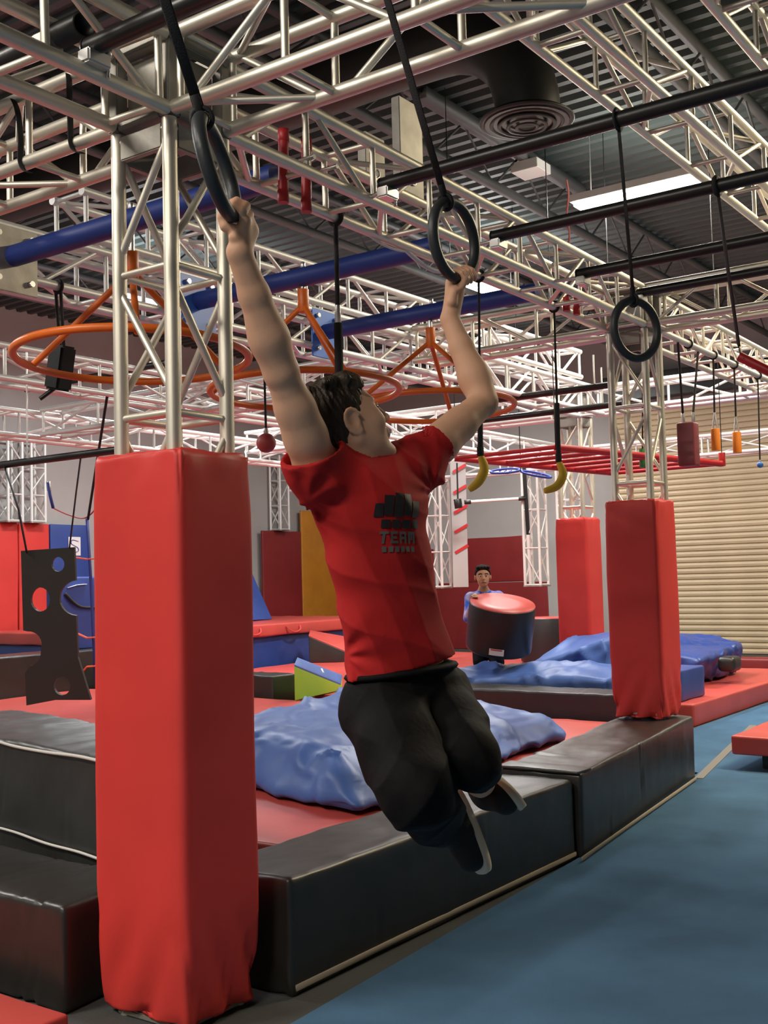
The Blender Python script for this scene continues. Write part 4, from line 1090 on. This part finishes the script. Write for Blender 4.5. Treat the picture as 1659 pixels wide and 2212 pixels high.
# joints
sR, eR, wR = P(682, 1002, 2.62), P(606, 800, 2.49), P(517, 545, 2.37)
sL, eL, wL = P(905, 1000, 2.86), P(1045, 868, 3.06), P(972, 690, 3.15)
neck0, neck1 = P(776, 1040, 2.735), P(752, 968, 2.72)
S0, S1, S2, S3, S4, S5 = P(797, 1056, 2.74), P(803, 1100, 2.73), P(822, 1205, 2.725), P(842, 1320, 2.725), P(864, 1425, 2.74), P(876, 1490, 2.75)
hR, kR, aR = P(830, 1530, 2.70), P(900, 1712, 2.45), P(952, 1795, 2.77)
hL, kL, aL = P(935, 1520, 2.84), P(1010, 1632, 2.58), P(1042, 1700, 2.93)
wsh = (sL-sR).normalized(); spine = (S0-S4).normalized()
face = spine.cross(wsh)*-1; face.normalize()            # chest direction (towards the lens and to the right)
if face.dot(RT) < 0: face = -face
allp = [sR, wR, eL, wL, kR, aR, aL, P(1130, 1900, 2.6), P(480, 380, 2.3), P(1010, 540, 3.25), P(650, 800, 2.5), P(850, 800, 3.0), P(850, 800, 2.4)]
lo = [min(p[a] for p in allp)-.14 for a in range(3)]; hi = [max(p[a] for p in allp)+.14 for a in range(3)]
B = Sdf(lo, hi, .0033)
# torso, pelvis, legs
B.chain([S0, S1, S2, S3, S4, S5], [.08, .120, .118, .112, .115, .12], .03, face, .68)
B.chain([sR, S0], [.050, .062], .03); B.chain([sL, S0], [.050, .062], .03)
for hh, kk, aa in ((hR, kR, aR), (hL, kL, aL)):
    B.chain([hh, hh.lerp(kk, .5), kk], [.078, .064, .044], .02)
    B.chain([kk, kk.lerp(aa, .35), kk.lerp(aa, .8), aa], [.043, .046, .035, .033], .02)
# arms with muscle shape
def arm(s_, e_, w_, bulge):
    u = e_-s_
    B.chain([s_, s_+u*.30, s_+u*.62, e_-u*.05], [.052, .050, .044, .037], .016)
    B.ell(s_+u*.45+bulge*.006, (.040, .040, .085), Matrix((frame_of(u)[0], frame_of(u)[1], u.normalized())).transposed(), .02)
    f = w_-e_
    B.ell(e_, (.037, .037, .040), None, .014)
    B.chain([e_, e_+f*.28, e_+f*.65, w_], [.037, .042, .033, .0265], .014)
    B.ell(e_+f*.27-bulge*.004, (.038, .038, .08), Matrix((frame_of(f)[0], frame_of(f)[1], f.normalized())).transposed(), .02)
arm(sR, eR, wR, RT*.5-FW); arm(sL, eL, wL, -RT)
# neck and head
B.chain([neck0, neck1], [.060, .055], .03)
hc = P(745, 924, 2.715)
az = math.radians(22); tilt = math.radians(23)
fx = (RT*math.cos(az)+FW*math.sin(az)); fx = (fx-V((0, 0, 1))*fx.z).normalized(); ly = V((0, 0, 1)).cross(fx)      # ly: the far (left) side of the head
fwdh = fx*math.cos(tilt)+V((0, 0, 1))*math.sin(tilt); uph = -fx*math.sin(tilt)+V((0, 0, 1))*math.cos(tilt)
rollh = math.radians(-6); ly, uph = ly*math.cos(rollh)+uph*math.sin(rollh), -ly*math.sin(rollh)+uph*math.cos(rollh)
HR = Matrix((fwdh, ly, uph)).transposed()
def hp(x, y, z): return hc+fwdh*x+ly*y+uph*z
HS = .97
def he(x, y, z, rx, ry, rz, k=.012, mode='add'): B.ell(hp(x*HS, y*HS, z*HS), (rx*HS, ry*HS, rz*HS), HR, k, mode)
def hcn(a, b, ra, rb, k=.01, mode='add'): B.cone(hp(*[q*HS for q in a]), hp(*[q*HS for q in b]), ra*HS, rb*HS, k, mode=mode)
he(-.012, 0, .036, .099, .074, .088, .02)
he(.045, 0, .020, .050, .060, .062, .02)
he(.050, 0, -.035, .046, .050, .068, .02)
for s in (-1, 1):
    hcn((-.002, s*.056, -.040), (.072, s*.018, -.100), .024, .017, .02)
    he(.062, s*.038, -.018, .030, .026, .026, .015)
    he(.028, s*.046, -.032, .045, .020, .048, .02); he(.030, s*.052, .005, .045, .016, .035, .02)
    hcn((.084, s*.012, .036), (.074, s*.045, .034), .011, .010, .010)
    he(.088, s*.032, .016, .013, .014, .010, .008, 'scut')
he(.078, 0, -.098, .020, .024, .018, .014)
hcn((.092, 0, .026), (.110, 0, -.012), .0085, .0110, .008)
he(.112, 0, -.017, .0115, .011, .010, .006)
for s in (-1, 1): he(.102, s*.012, -.020, .010, .007, .008, .005)
hcn((.092, -.018, -.0475), (.092, .018, -.0475), .007, .007, .006)
hcn((.091, -.016, -.060), (.091, .016, -.060), .0075, .0075, .006)
he(.099, 0, -.0535, .006, .022, .0016, .002, 'scut')
# under-jaw to throat
hcn((.03, 0, -.075), (-.02, 0, -.085), .04, .045, .03)
B.cone(hp(-.03, 0, -.05), neck0, .052, .062, .03)
# ears: bowl with a raised rim
for s in (-1, 1):
    ec = (-.006, s*.074, -.002)
    he(ec[0], ec[1]+s*.004, ec[2], .021, .010, .033, .006)
    he(ec[0]+.002, ec[1]+s*.015, ec[2]+.004, .013, .010, .021, .003, 'scut')
    rim = [(-.004+.0205*math.cos(a), s*(.083+.004*math.sin(a)), -.002+.032*math.sin(a)) for a in [math.radians(q) for q in range(20, 300, 28)]]
    for i in range(len(rim)-1): hcn(rim[i], rim[i+1], .0048, .0048, .002)
    he(.004, s*.080, -.028, .008, .006, .009, .004)
# ---- hands closed on the rings
def ring_pt(rg, ang):   # angle from the lowest point, positive towards e2
    t_, c, e1, e2, R_ = rg
    return c-e1*(R_*math.cos(ang))+e2*(R_*math.sin(ang)), (e2*math.cos(ang)+e1*math.sin(ang)).normalized()
def hand(rg, ang, wrist, nside, thumb_end, mirror=1):
    cg, tn = ring_pt(rg, ang); ad = (cg-wrist); ad = (ad-tn*ad.dot(tn)).normalized()
    n_ = ad.cross(tn).normalized()
    if n_.dot(nside) < 0: n_ = -n_
    rf = .0155+.0080
    pc_ = cg+n_*.020-ad*.038
    # palm: slab between the wrist and the finger roots
    for k in (-1, -.33, .33, 1):
        B.cone(wrist+tn*k*.006, cg+n_*(rf+.002)-ad*.010+tn*k*.028, .0165, .0125, .010)
    B.cone(wrist, pc_, .023, .025, .014)
    lens = (.92, 1.0, .97, .82)
    for i, k in enumerate((-1.5, -.5, .5, 1.5)):
        c0 = cg+tn*(k*.0195*thumb_end)
        angs = [-28, 22, 72, 122, 168, 168+38*lens[i]]
        pts = [c0+(n_*math.cos(math.radians(q))+ad*math.sin(math.radians(q)))*(rf+(.0025 if q in (22, 72) else 0)) for q in angs]
        rr = [.0098, .0096, .0090, .0086, .0080, .0072]
        B.chain(pts, [q*(.93 if i < 3 else .85) for q in rr], .0012)
        B.ell(pts[1], (.0108,)*3, None, .003)
    # thumb leaves the side of the palm and closes over the index finger side
    e_ = -thumb_end; b0 = wrist.lerp(cg, .45)-tn*(thumb_end*.022)
    side = cg-tn*(thumb_end*.036)
    tp = [b0, side-ad*.030+n_*.006, side-ad*.014-n_*.018, side+ad*.006-n_*(rf+.001)+tn*thumb_end*.012]
    B.chain(tp, [.0155, .0130, .0110, .0090], .004)
hand(r1, .22, wR, RT*1.0-FW*.2, 1)
hand(r2, -.02, wL, RT*.6+FW, 1)
bd = B.obj('body', SKIN, boy); del B
# eyes
for s in (-1, 1):
    e_ = mesh_obj('eye', *sphere_vf(hp(.0785*HS, s*.031*HS, .014*HS), .0110, 14, 10), EYEW, boy)
    q = hp(.0865*HS, s*.034*HS, .0145*HS); mesh_obj('iris', *sphere_vf(q, .0055, 10, 8), EYED, e_)
    br = [hp(.094*HS, s*.012*HS, .030*HS), hp(.0965*HS-.004, s*.026*HS, .036*HS), hp(.078*HS, s*.048*HS, .032*HS)]
    tube('eyebrow', spline(br, 5), .0028, HAIR, boy, 6)
    tube('eyelid', spline([hp(.0935*HS, s*.022*HS, .0205*HS), hp(.0935*HS, s*.033*HS, .0225*HS), hp(.083*HS, s*.045*HS, .017*HS)], 4), .0020, SKIN, boy, 6)
# hair: cap with tufted fringe, trimmed round the ear
lo = [hc[a]-.16 for a in range(3)]; hi = [hc[a]+.16 for a in range(3)]
Hh = Sdf(lo, hi, .0024)
def hhe(x, y, z, rx, ry, rz, k=.012, mode='add'): Hh.ell(hp(x*HS, y*HS, z*HS), (rx*HS, ry*HS, rz*HS), HR, k, mode)
hhe(-.016, 0, .042, .107, .083, .094, .01)
hhe(-.050, 0, -.010, .064, .070, .075, .02)
hhe(-.062, 0, -.045, .042, .056, .045, .02)
for k in range(9):   # fringe tufts
    yy = -.06+.015*k; Hh.cone(hp(.03, yy, .115-abs(yy)*.25), hp(.086-abs(yy)*.45, yy*1.06-.004, .088-abs(yy)*.3+.006*(k % 2)), .014, .006, .01)
for k in range(14):  # crown tufts
    a = k*2.4; rr = .05+.02*(k % 3); Hh.cone(hp(-.03+rr*math.cos(a), .8*rr*math.sin(a), .112), hp(-.045+1.4*rr*math.cos(a), 1.1*rr*math.sin(a), .106-.016*(k % 2)), .010, .006, .02)
# cut away the face, temple and neck
hhe(.085, 0, -.020, .070, .12, .098, .008, 'scut')
hhe(.012, -.085, -.022, .032, .05, .042, .006, 'scut'); hhe(.012, .085, -.022, .032, .05, .042, .006, 'scut')
hhe(.045, 0, -.10, .085, .12, .075, .008, 'scut')
def hfold(X, Y, Z):
    d = np.stack([X-hc[0], Y-hc[1], Z-hc[2]]); a = d[0]*fwdh.x+d[1]*fwdh.y+d[2]*fwdh.z; b = d[0]*ly.x+d[1]*ly.y+d[2]*ly.z; c = d[0]*uph.x+d[1]*uph.y+d[2]*uph.z
    th = np.arctan2(b, a+.05)
    return .0013*np.sin(th*34+5*np.sin(c*30)+3*np.sin(a*40))+.0011*np.sin(th*61+c*70)
Hh.disp(hfold, .02)
Hh.obj('hair', HAIR, boy); del Hh
# ---- T-shirt
lo = [min(p[a] for p in (sR, eR, sL, eL, S5, S0))-.24 for a in range(3)]; hi = [max(p[a] for p in (sR, eR, sL, eL, S5, S0))+.24 for a in range(3)]
T = Sdf(lo, hi, .004)
hemc = P(866, 1440, 2.74); S6 = P(872, 1475, 2.745)
T.chain([S0, S1, S2, S3, S4, S6], [.092, .140, .138, .133, .142, .150], .03, face, .72)
seR = sR.lerp(eR, .13); seL = sL.lerp(eL, .22)
dr, dl = (eR-sR).normalized(), (eL-sL).normalized()
T.chain([S0, sR, seR+dr*.05], [.080, .066, .072], .03); T.chain([S0, sL, seL+dl*.05], [.080, .066, .072], .03)
T.chain([S1, sR], [.125, .06], .04, face, .8); T.chain([S1, sL], [.125, .06], .04, face, .8)
lowR = sR.lerp(eR, .30)+V((0, 0, -.055)); T.cone(sR+V((0, 0, -.05)), lowR, .055, .045, .03)
def sfold(X, Y, Z):
    o = wob(X, Y, Z, [(tuple(RT*.75+V((0, 0, .66))), 34, 1.0), (tuple(RT*.95+V((0, 0, .30))), 46, .55), (tuple(RT*.5-FW*.4+V((0, 0, .8))), 27, .7)], .0125, 4)
    # deeper gathers near the armpits and the hem
    for c_, am, fq in ((P(668, 1085, 2.58), .010, 120), (P(938, 1060, 2.84), .010, 115), (P(745, 1420, 2.68), .008, 130)):
        r_ = np.sqrt((X-c_[0])**2+(Y-c_[1])**2+(Z-c_[2])**2); th = np.arctan2(Z-c_[2], (X-c_[0])*RT.x+(Y-c_[1])*RT.y)
        o += am*.6*np.exp(-(r_/.12)**2)*np.minimum(r_/.06, 1)**2*np.sin(th*7+r_*20)
    return o
T.disp(sfold, .06)
def half_local(G, p, n, c_, rad):   # plane cut only near a sleeve
    n = V(n).normalized(); sl = G.sub([c_[a]-rad for a in range(3)], [c_[a]+rad for a in range(3)], 0); X, Y, Z = G.grid(sl)
    d = (X-p[0])*n.x+(Y-p[1])*n.y+(Z-p[2])*n.z; G.D[sl] = np.maximum(G.D[sl], d.astype(np.float32))
half_local(T, seR, dr*.85+V((0, 0, .25)), seR+dr*.09, .14); half_local(T, seL, dl+RT*.1, seL+dl*.09, .14)
T.half(hemc, -spine*1.0+RT*.02)
# openings: sleeve mouths, neck, hem
T.cone(seR-dr*.05, seR+dr*.06, .064, .070, 0, mode='cut'); T.cone(seL-dl*.05, seL+dl*.06, .062, .068, 0, mode='cut')
T.cone(hemc-spine*.05, hemc+spine*.06, .130, .120, 0, face, .72, 'cut')
T.cone(neck0+(neck0-neck1)*.05, neck1+(neck1-neck0)*.5, .068, .088, 0, mode='cut')
shirt = T.obj('t_shirt', SHIRT, boy); del T
# collar rib
ncx = (neck1-neck0).normalized(); x_, y_ = frame_of(ncx, face)
tube('collar', [neck0+ncx*(.028+.014*math.cos(a))+(x_*math.sin(a)*.072-y_*0)+ncx.cross(x_)*(.072*math.cos(a)) for a in [2*math.pi*i/36 for i in range(36)]], .0085, SHIRT, shirt, 8, True)
# chest print, pressed onto the cloth
from mathutils.bvhtree import BVHTree
bv = BVHTree.FromPolygons([v.co.copy() for v in shirt.data.vertices], [tuple(p.vertices) for p in shirt.data.polygons])
pf = (face*.9-FW*.35).normalized(); pu = V((0, 0, 1)); pu = (pu-pf*pu.dot(pf)).normalized(); pr_ = pu.cross(pf)
pcen = P(868, 1112, 2.62)
def press(name, polys, material, lift=.0022):
    vs, fs = [], []
    for poly in polys:
        # subdivide each quad strip for a close fit
        (x0, y0), (x1, y1), (x2, y2), (x3, y3) = poly; nx, ny = 5, 6; base = len(vs)
        for i in range(nx+1):
            for j in range(ny+1):
                u, v = i/nx, j/ny; x = (x0*(1-u)+x1*u)*(1-v)+(x3*(1-u)+x2*u)*v; y = (y0*(1-u)+y1*u)*(1-v)+(y3*(1-u)+y2*u)*v
                o = pcen+pr_*x+pu*y+pf*.3; hit = bv.ray_cast(o, -pf)
                vs.append((hit[0] if hit[0] else o-pf*.3)+pf*lift)
        for i in range(nx):
            for j in range(ny):
                a = base+i*(ny+1)+j; fs.append((a, a+ny+1, a+ny+2, a+1))
    return mesh_obj(name, vs, fs, material, shirt)
def q4(x, y, w_, h_, sk=0): return [(x, y), (x+w_, y+.0), (x+w_+sk, y+h_), (x+sk, y+h_)]
blk = []
for i, (x, w_, h_) in enumerate(((-.066, .022, .032), (-.041, .026, .048), (-.012, .024, .058), (.015, .024, .052), (.042, .026, .040))): blk.append(q4(x, -.004+.004*(i % 2), w_, h_, .006))
for i in range(4): blk.append(q4(-.050+.030*i, -.030, .025, .020, .003))
press('black_print', blk, PRINT1)
def letter(ch, x, y, w_, h_, t_):
    s = {'T': [(0, 1-t_/h_, 1, t_/h_), (.5-t_/w_/2, 0, t_/w_, 1)], 'E': [(0, 0, t_/w_, 1), (0, 0, 1, t_/h_), (0, .5-t_/h_/2, .85, t_/h_), (0, 1-t_/h_, 1, t_/h_)],
         'A': [(0, 0, t_/w_, 1), (1-t_/w_, 0, t_/w_, 1), (0, 1-t_/h_, 1, t_/h_), (0, .35, 1, t_/h_)], 'M': [(0, 0, t_/w_, 1), (1-t_/w_, 0, t_/w_, 1), (.5-t_/w_/2, .3, t_/w_, .7), (0, 1-t_/h_, 1, t_/h_)]}[ch]
    return [q4(x+a*w_, y+b*h_, c*w_, d*h_) for a, b, c, d in s]
let = []
for i, ch in enumerate('TEAM'): let += letter(ch, -.052+.027*i, -.066, .021, .028, .006)
for i in range(6): let.append(q4(-.044+.016*i, -.086, .011, .013))
press('grey_print', let, PRINT2)
# ---- shorts
allp = [S4, hR, kR, hL, kL]; lo = [min(p[a] for p in allp)-.2 for a in range(3)]; hi = [max(p[a] for p in allp)+.2 for a in range(3)]
Q = Sdf(lo, hi, .004)
wb_ = P(868, 1452, 2.742)
Q.chain([wb_, S5, S5.lerp((hR+hL)/2, .7)], [.128, .140, .135], .03, face, .80)
kRd, kLd = (kR-hR).normalized(), (kL-hL).normalized()
kRe, kLe = P(900, 1710, 2.45), P(1012, 1634, 2.575)
Q.chain([hR, hR.lerp(kRe, .5), kRe], [.108, .098, .083], .022); Q.chain([hL, hL.lerp(kLe, .5), kLe], [.110, .092, .074], .022)
cR_, cL_ = kR.lerp(aR, .62)+V((0, 0, .012)), kL.lerp(aL, .55)+V((0, 0, .01))
Q.chain([kRe, cR_+(aR-kR)*.25], [.083, .074], .02); Q.chain([kLe, cL_+(aL-kL)*.25], [.074, .064], .02)
# seat of the shorts falling behind the knees
Q.cone(hR, cR_, .10, .060, .03); Q.cone(hL, cL_, .095, .056, .03)
Q.cone(P(845, 1680, 2.58), P(868, 1740, 2.58), .040, .035, .03)
def qfold(X, Y, Z): return wob(X, Y, Z, [(tuple(RT*.6-V((0, 0, 1))*.6), 26, 1.0), (tuple(RT*.9+V((0, 0, .4))), 38, .6), (tuple(RT*.2+V((0, 0, 1))), 22, .5)], .011, 9)+wob(X, Y, Z, [(tuple(RT*.8-V((0, 0, 1))*.3), 60, 1.0)], .004, 3, True)
Q.disp(qfold, .06)
Q.half(P(868, 1447, 2.742), spine)
ml = kRe-kRd*.012
for c_, a_, k_, r_ in ((cR_, aR, kR, .060), (cL_, aL, kL, .055)):
    sd_ = (a_-k_).normalized(); half_local(Q, c_, sd_, c_+sd_*.13, .16); Q.cone(c_-sd_*.06, c_+sd_*.08, r_*.8, r_, 0, mode='cut')
sh = Q.obj('shorts', SHORTS, boy); del Q
wx, wy = wsh, face
band = [wb_+spine*.004+(wx*math.cos(a)*.137+wy*math.sin(a)*.113) for a in [2*math.pi*i/48 for i in range(48)]]
tube('waistband', band, .016, SHORTS, sh, 8, True, flat=.6)
tube('side_piping', spline([P(762, 1560, 2.60), P(792, 1640, 2.55), P(828, 1705, 2.50), P(880, 1735, 2.42)]), .0022, mat('grey trim', (.12, .12, .12), .6), sh, 6)
# ---- shoes
def shoe(label, ankle, heel, toe, soledir, W_=.046):
    heel, toe = V(heel), V(toe); d = (toe-heel).normalized(); L = (toe-heel).length; n_ = V(soledir); n_ = (n_-d*n_.dot(d)).normalized(); w_ = d.cross(n_)
    G = Sdf([min(heel[a], toe[a], ankle[a])-.12 for a in range(3)], [max(heel[a], toe[a], ankle[a])+.12 for a in range(3)], .003)
    up = -n_
    G.chain([heel+d*.035+up*.022, heel+d*L*.45+up*.020, toe-d*.045+up*.012], [.036, .038, .036], .012, w_, 1.12)
    G.cone(heel+d*.05+up*.03, ankle, .037, .041, .02); G.cone(heel+d*.07+up*.035, toe-d*.08+up*.022, .034, .026, .02)
    G.half(heel+n_*.004, n_)
    u_ = G.obj('shoe', SHOE, boy); u_['label'] = label
    # sole: rounded outline swept to a slab
    out = []
    for i in range(40):
        a = 2*math.pi*i/40; x = .5-.5*math.cos(a); y = math.sin(a)
        wd = (.030+.016*x)*(1 if True else 1)
        y = math.copysign(abs(y)**.62, y)
        out.append(heel-d*.004+d*(x*(L+.008))+w_*(y*wd))
    n4 = len(out); vs = [p+n_*.000 for p in out]+[p+n_*.006+(p-(heel+toe)/2)*.02 for p in out]+[p+n_*.021 for p in out]
    fs = [(j*n4+i, j*n4+(i+1) % n4, (j+1)*n4+(i+1) % n4, (j+1)*n4+i) for j in range(2) for i in range(n4)]+[tuple(range(n4-1, -1, -1)), tuple(2*n4+i for i in range(n4))]
    mesh_obj('sole', vs, fs, SOLE, u_)
    for k in range(4):
        c_ = heel+d*(L*(.42+.07*k))+up*(.052-.004*k); tube('lace', [c_-w_*.022, c_+up*.006, c_+w_*.022], .0028, SHOE, u_, 6)
    return u_
shoe('black low shoe with a cream sole, toe pointing down', aR, P(976, 1712, 2.83), P(1038, 1886, 2.80), RT*.80+FW*.45+V((0, 0, .1)))
shoe('black low shoe with a cream sole on the far foot', aL, P(1046, 1676, 3.00), P(1116, 1738, 2.84), RT*.55+FW*.5+V((0, 0, .62)))

# ---------------------------------------------------------------- the kid with the foam plug
DK = 11.5
kid = thing('person', 'kid in a blue and lavender tie-dye shirt holding a tilted foam cylinder', 'person', PZ(1052, 1497, .21))
def kp(x, y, d=0): return P(x, y, DK+d)
gz = .222
fR_, fL_ = kp(1044, 1440, .15), kp(1068, 1440, -.02)
fR_ = V((fR_.x, fR_.y, gz+.035)); fL_ = V((fL_.x, fL_.y, gz+.035))
pel = kp(1050, 1375, .25); ch_ = kp(1046, 1298, .05); nk = kp(1045, 1282, .0); hd_ = kp(1043, 1246, -.06)
lo = [min(p[a] for p in (fR_, fL_, pel, hd_, kp(1000, 1300, -.3), kp(1095, 1300, -.3)))-.25 for a in range(3)]; hi = [max(p[a] for p in (fR_, fL_, pel, hd_, kp(1000, 1300, .3), kp(1095, 1300, .3)))+.25 for a in range(3)]
K = Sdf(lo, hi, .007)
K.chain([nk, ch_, pel], [.07, .105, .10], .03, FW, .75)
K.cone(ch_, nk.lerp(hd_, .4), .06, .045, .03)
shl, shr = kp(1018, 1293, .02), kp(1076, 1291, .02)
ell_, elr = kp(1012, 1335, -.10), kp(1098, 1330, -.1); hnl, hnr = kp(1026, 1287, -.46), kp(1140, 1300, -.42)
for s_, e_, h_ in ((shl, ell_, hnl), (shr, elr, hnr)):
    K.chain([ch_, s_], [.07, .05], .03); K.chain([s_, e_], [.047, .038], .02); K.chain([e_, h_], [.036, .024], .015)
def kpalm(h_, dr):
    K.ell(h_, (.03, .035, .018), None, .01)
    for k in range(4): K.cone(h_+RT*(-.024+.016*k), h_+RT*(-.024+.016*k)+dr*(.05-.004*abs(k-1.5)), .009, .007, .003)
    K.cone(h_-RT*.02, h_-RT*.045+dr*.02, .010, .008, .004)
kpalm(hnl, -FW*.9+V((0, 0, -.25))); kpalm(hnr, -FW*.9+V((0, 0, -.25)))
for f_, s in ((fR_, -1), (fL_, 1)):
    kn = (pel+f_)/2+RT*(s*.06)-FW*.10
    K.chain([pel+RT*s*.06, kn, f_+V((0, 0, .06))], [.075, .055, .038], .02)
kf = (-FW+V((0, 0, .05))).normalized(); ks = V((0, 0, 1)).cross(kf)
KR = Matrix((kf, ks, kf.cross(ks))).transposed()
def kh(x, y, z): return hd_+kf*x+ks*y+V((0, 0, 1))*z
K.ell(kh(-.015, 0, .02), (.085, .074, .092), KR, .02); K.ell(kh(.03, 0, -.04), (.052, .058, .065), KR, .02); K.ell(kh(.055, 0, -.085), (.022, .03, .02), KR, .02)
K.cone(kh(.085, 0, .01), kh(.10, 0, -.022), .010, .014, .008)
K.cone(kh(.078, -.018, -.055), kh(.078, .018, -.055), .008, .008, .008)
for s in (-1, 1):
    K.ell(kh(-.005, s*.078, -.008), (.012, .012, .030), KR, .008); K.ell(kh(.078, s*.03, .008), (.014, .015, .011), KR, .008, 'scut')
K.obj('body', KSKIN, kid)
for s in (-1, 1):
    e_ = mesh_obj('eye', *sphere_vf(kh(.0635, s*.03, .008), .010, 10, 8), EYEW, kid); mesh_obj('iris', *sphere_vf(kh(.0695, s*.03, .0085), .0072, 8, 6), EYED, e_)
    tube('eyebrow', [kh(.079, s*.014, .030), kh(.076, s*.034, .033), kh(.062, s*.05, .026)], .005, KHAIR, kid, 6)
tube('lips', [kh(.082, -.02, -.053), kh(.088, 0, -.051), kh(.082, .02, -.053)], .006, mat('lips', (.36, .12, .10), .5), kid, 6)
G = Sdf([hd_[a]-.2 for a in range(3)], [hd_[a]+.2 for a in range(3)], .006)
G.ell(kh(-.02, 0, .03), (.093, .082, .098), KR, .01); G.ell(kh(.075, 0, -.03), (.075, .2, .105), KR, .01, 'scut'); G.ell(kh(.03, 0, -.12), (.13, .2, .085), KR, .01, 'scut')
for k in range(9): G.cone(kh(.02, -.06+.015*k, .10), kh(.055, -.064+.016*k, .088+.012*(k % 2)), .016, .008, .01)
G.obj('hair', KHAIR, kid)
G = Sdf(lo, hi, .008)
G.chain([nk+V((0, 0, -.02)), ch_, pel], [.085, .125, .125], .03, FW, .78)
for s_, e_ in ((shl, ell_), (shr, elr)):
    G.chain([ch_, s_, e_], [.09, .065, .052], .03)
G.cone(ell_, ell_.lerp(hnl, .55), .05, .036, .02); G.cone(elr, elr.lerp(hnr, .55), .05, .036, .02)
G.cone(nk+V((0, 0, -.05)), nk+V((0, 0, .1)), .052, .062, 0, mode='cut')
G.obj('tie_dye_shirt', TIEDYE, kid)
G = Sdf(lo, hi, .009)
for f_, s in ((fR_, -1), (fL_, 1)):
    kn = (pel+f_)/2+RT*(s*.06)-FW*.10; G.chain([pel+RT*s*.05, kn+V((0, 0, .02))], [.105, .075], .03)
G.obj('shorts', SHORTS, kid)
for f_, s in ((fR_, -1), (fL_, 1)):
    G = Sdf([f_[a]-.2 for a in range(3)], [f_[a]+.2 for a in range(3)], .007)
    G.cone(f_-kf*.03, f_+kf*.11, .036, .03, .01); G.cone(f_, f_+V((0, 0, .06)), .036, .04, .02); G.half(f_-V((0, 0, .034)), (0, 0, -1)); G.obj('shoe', SHOE, kid)
del G, K
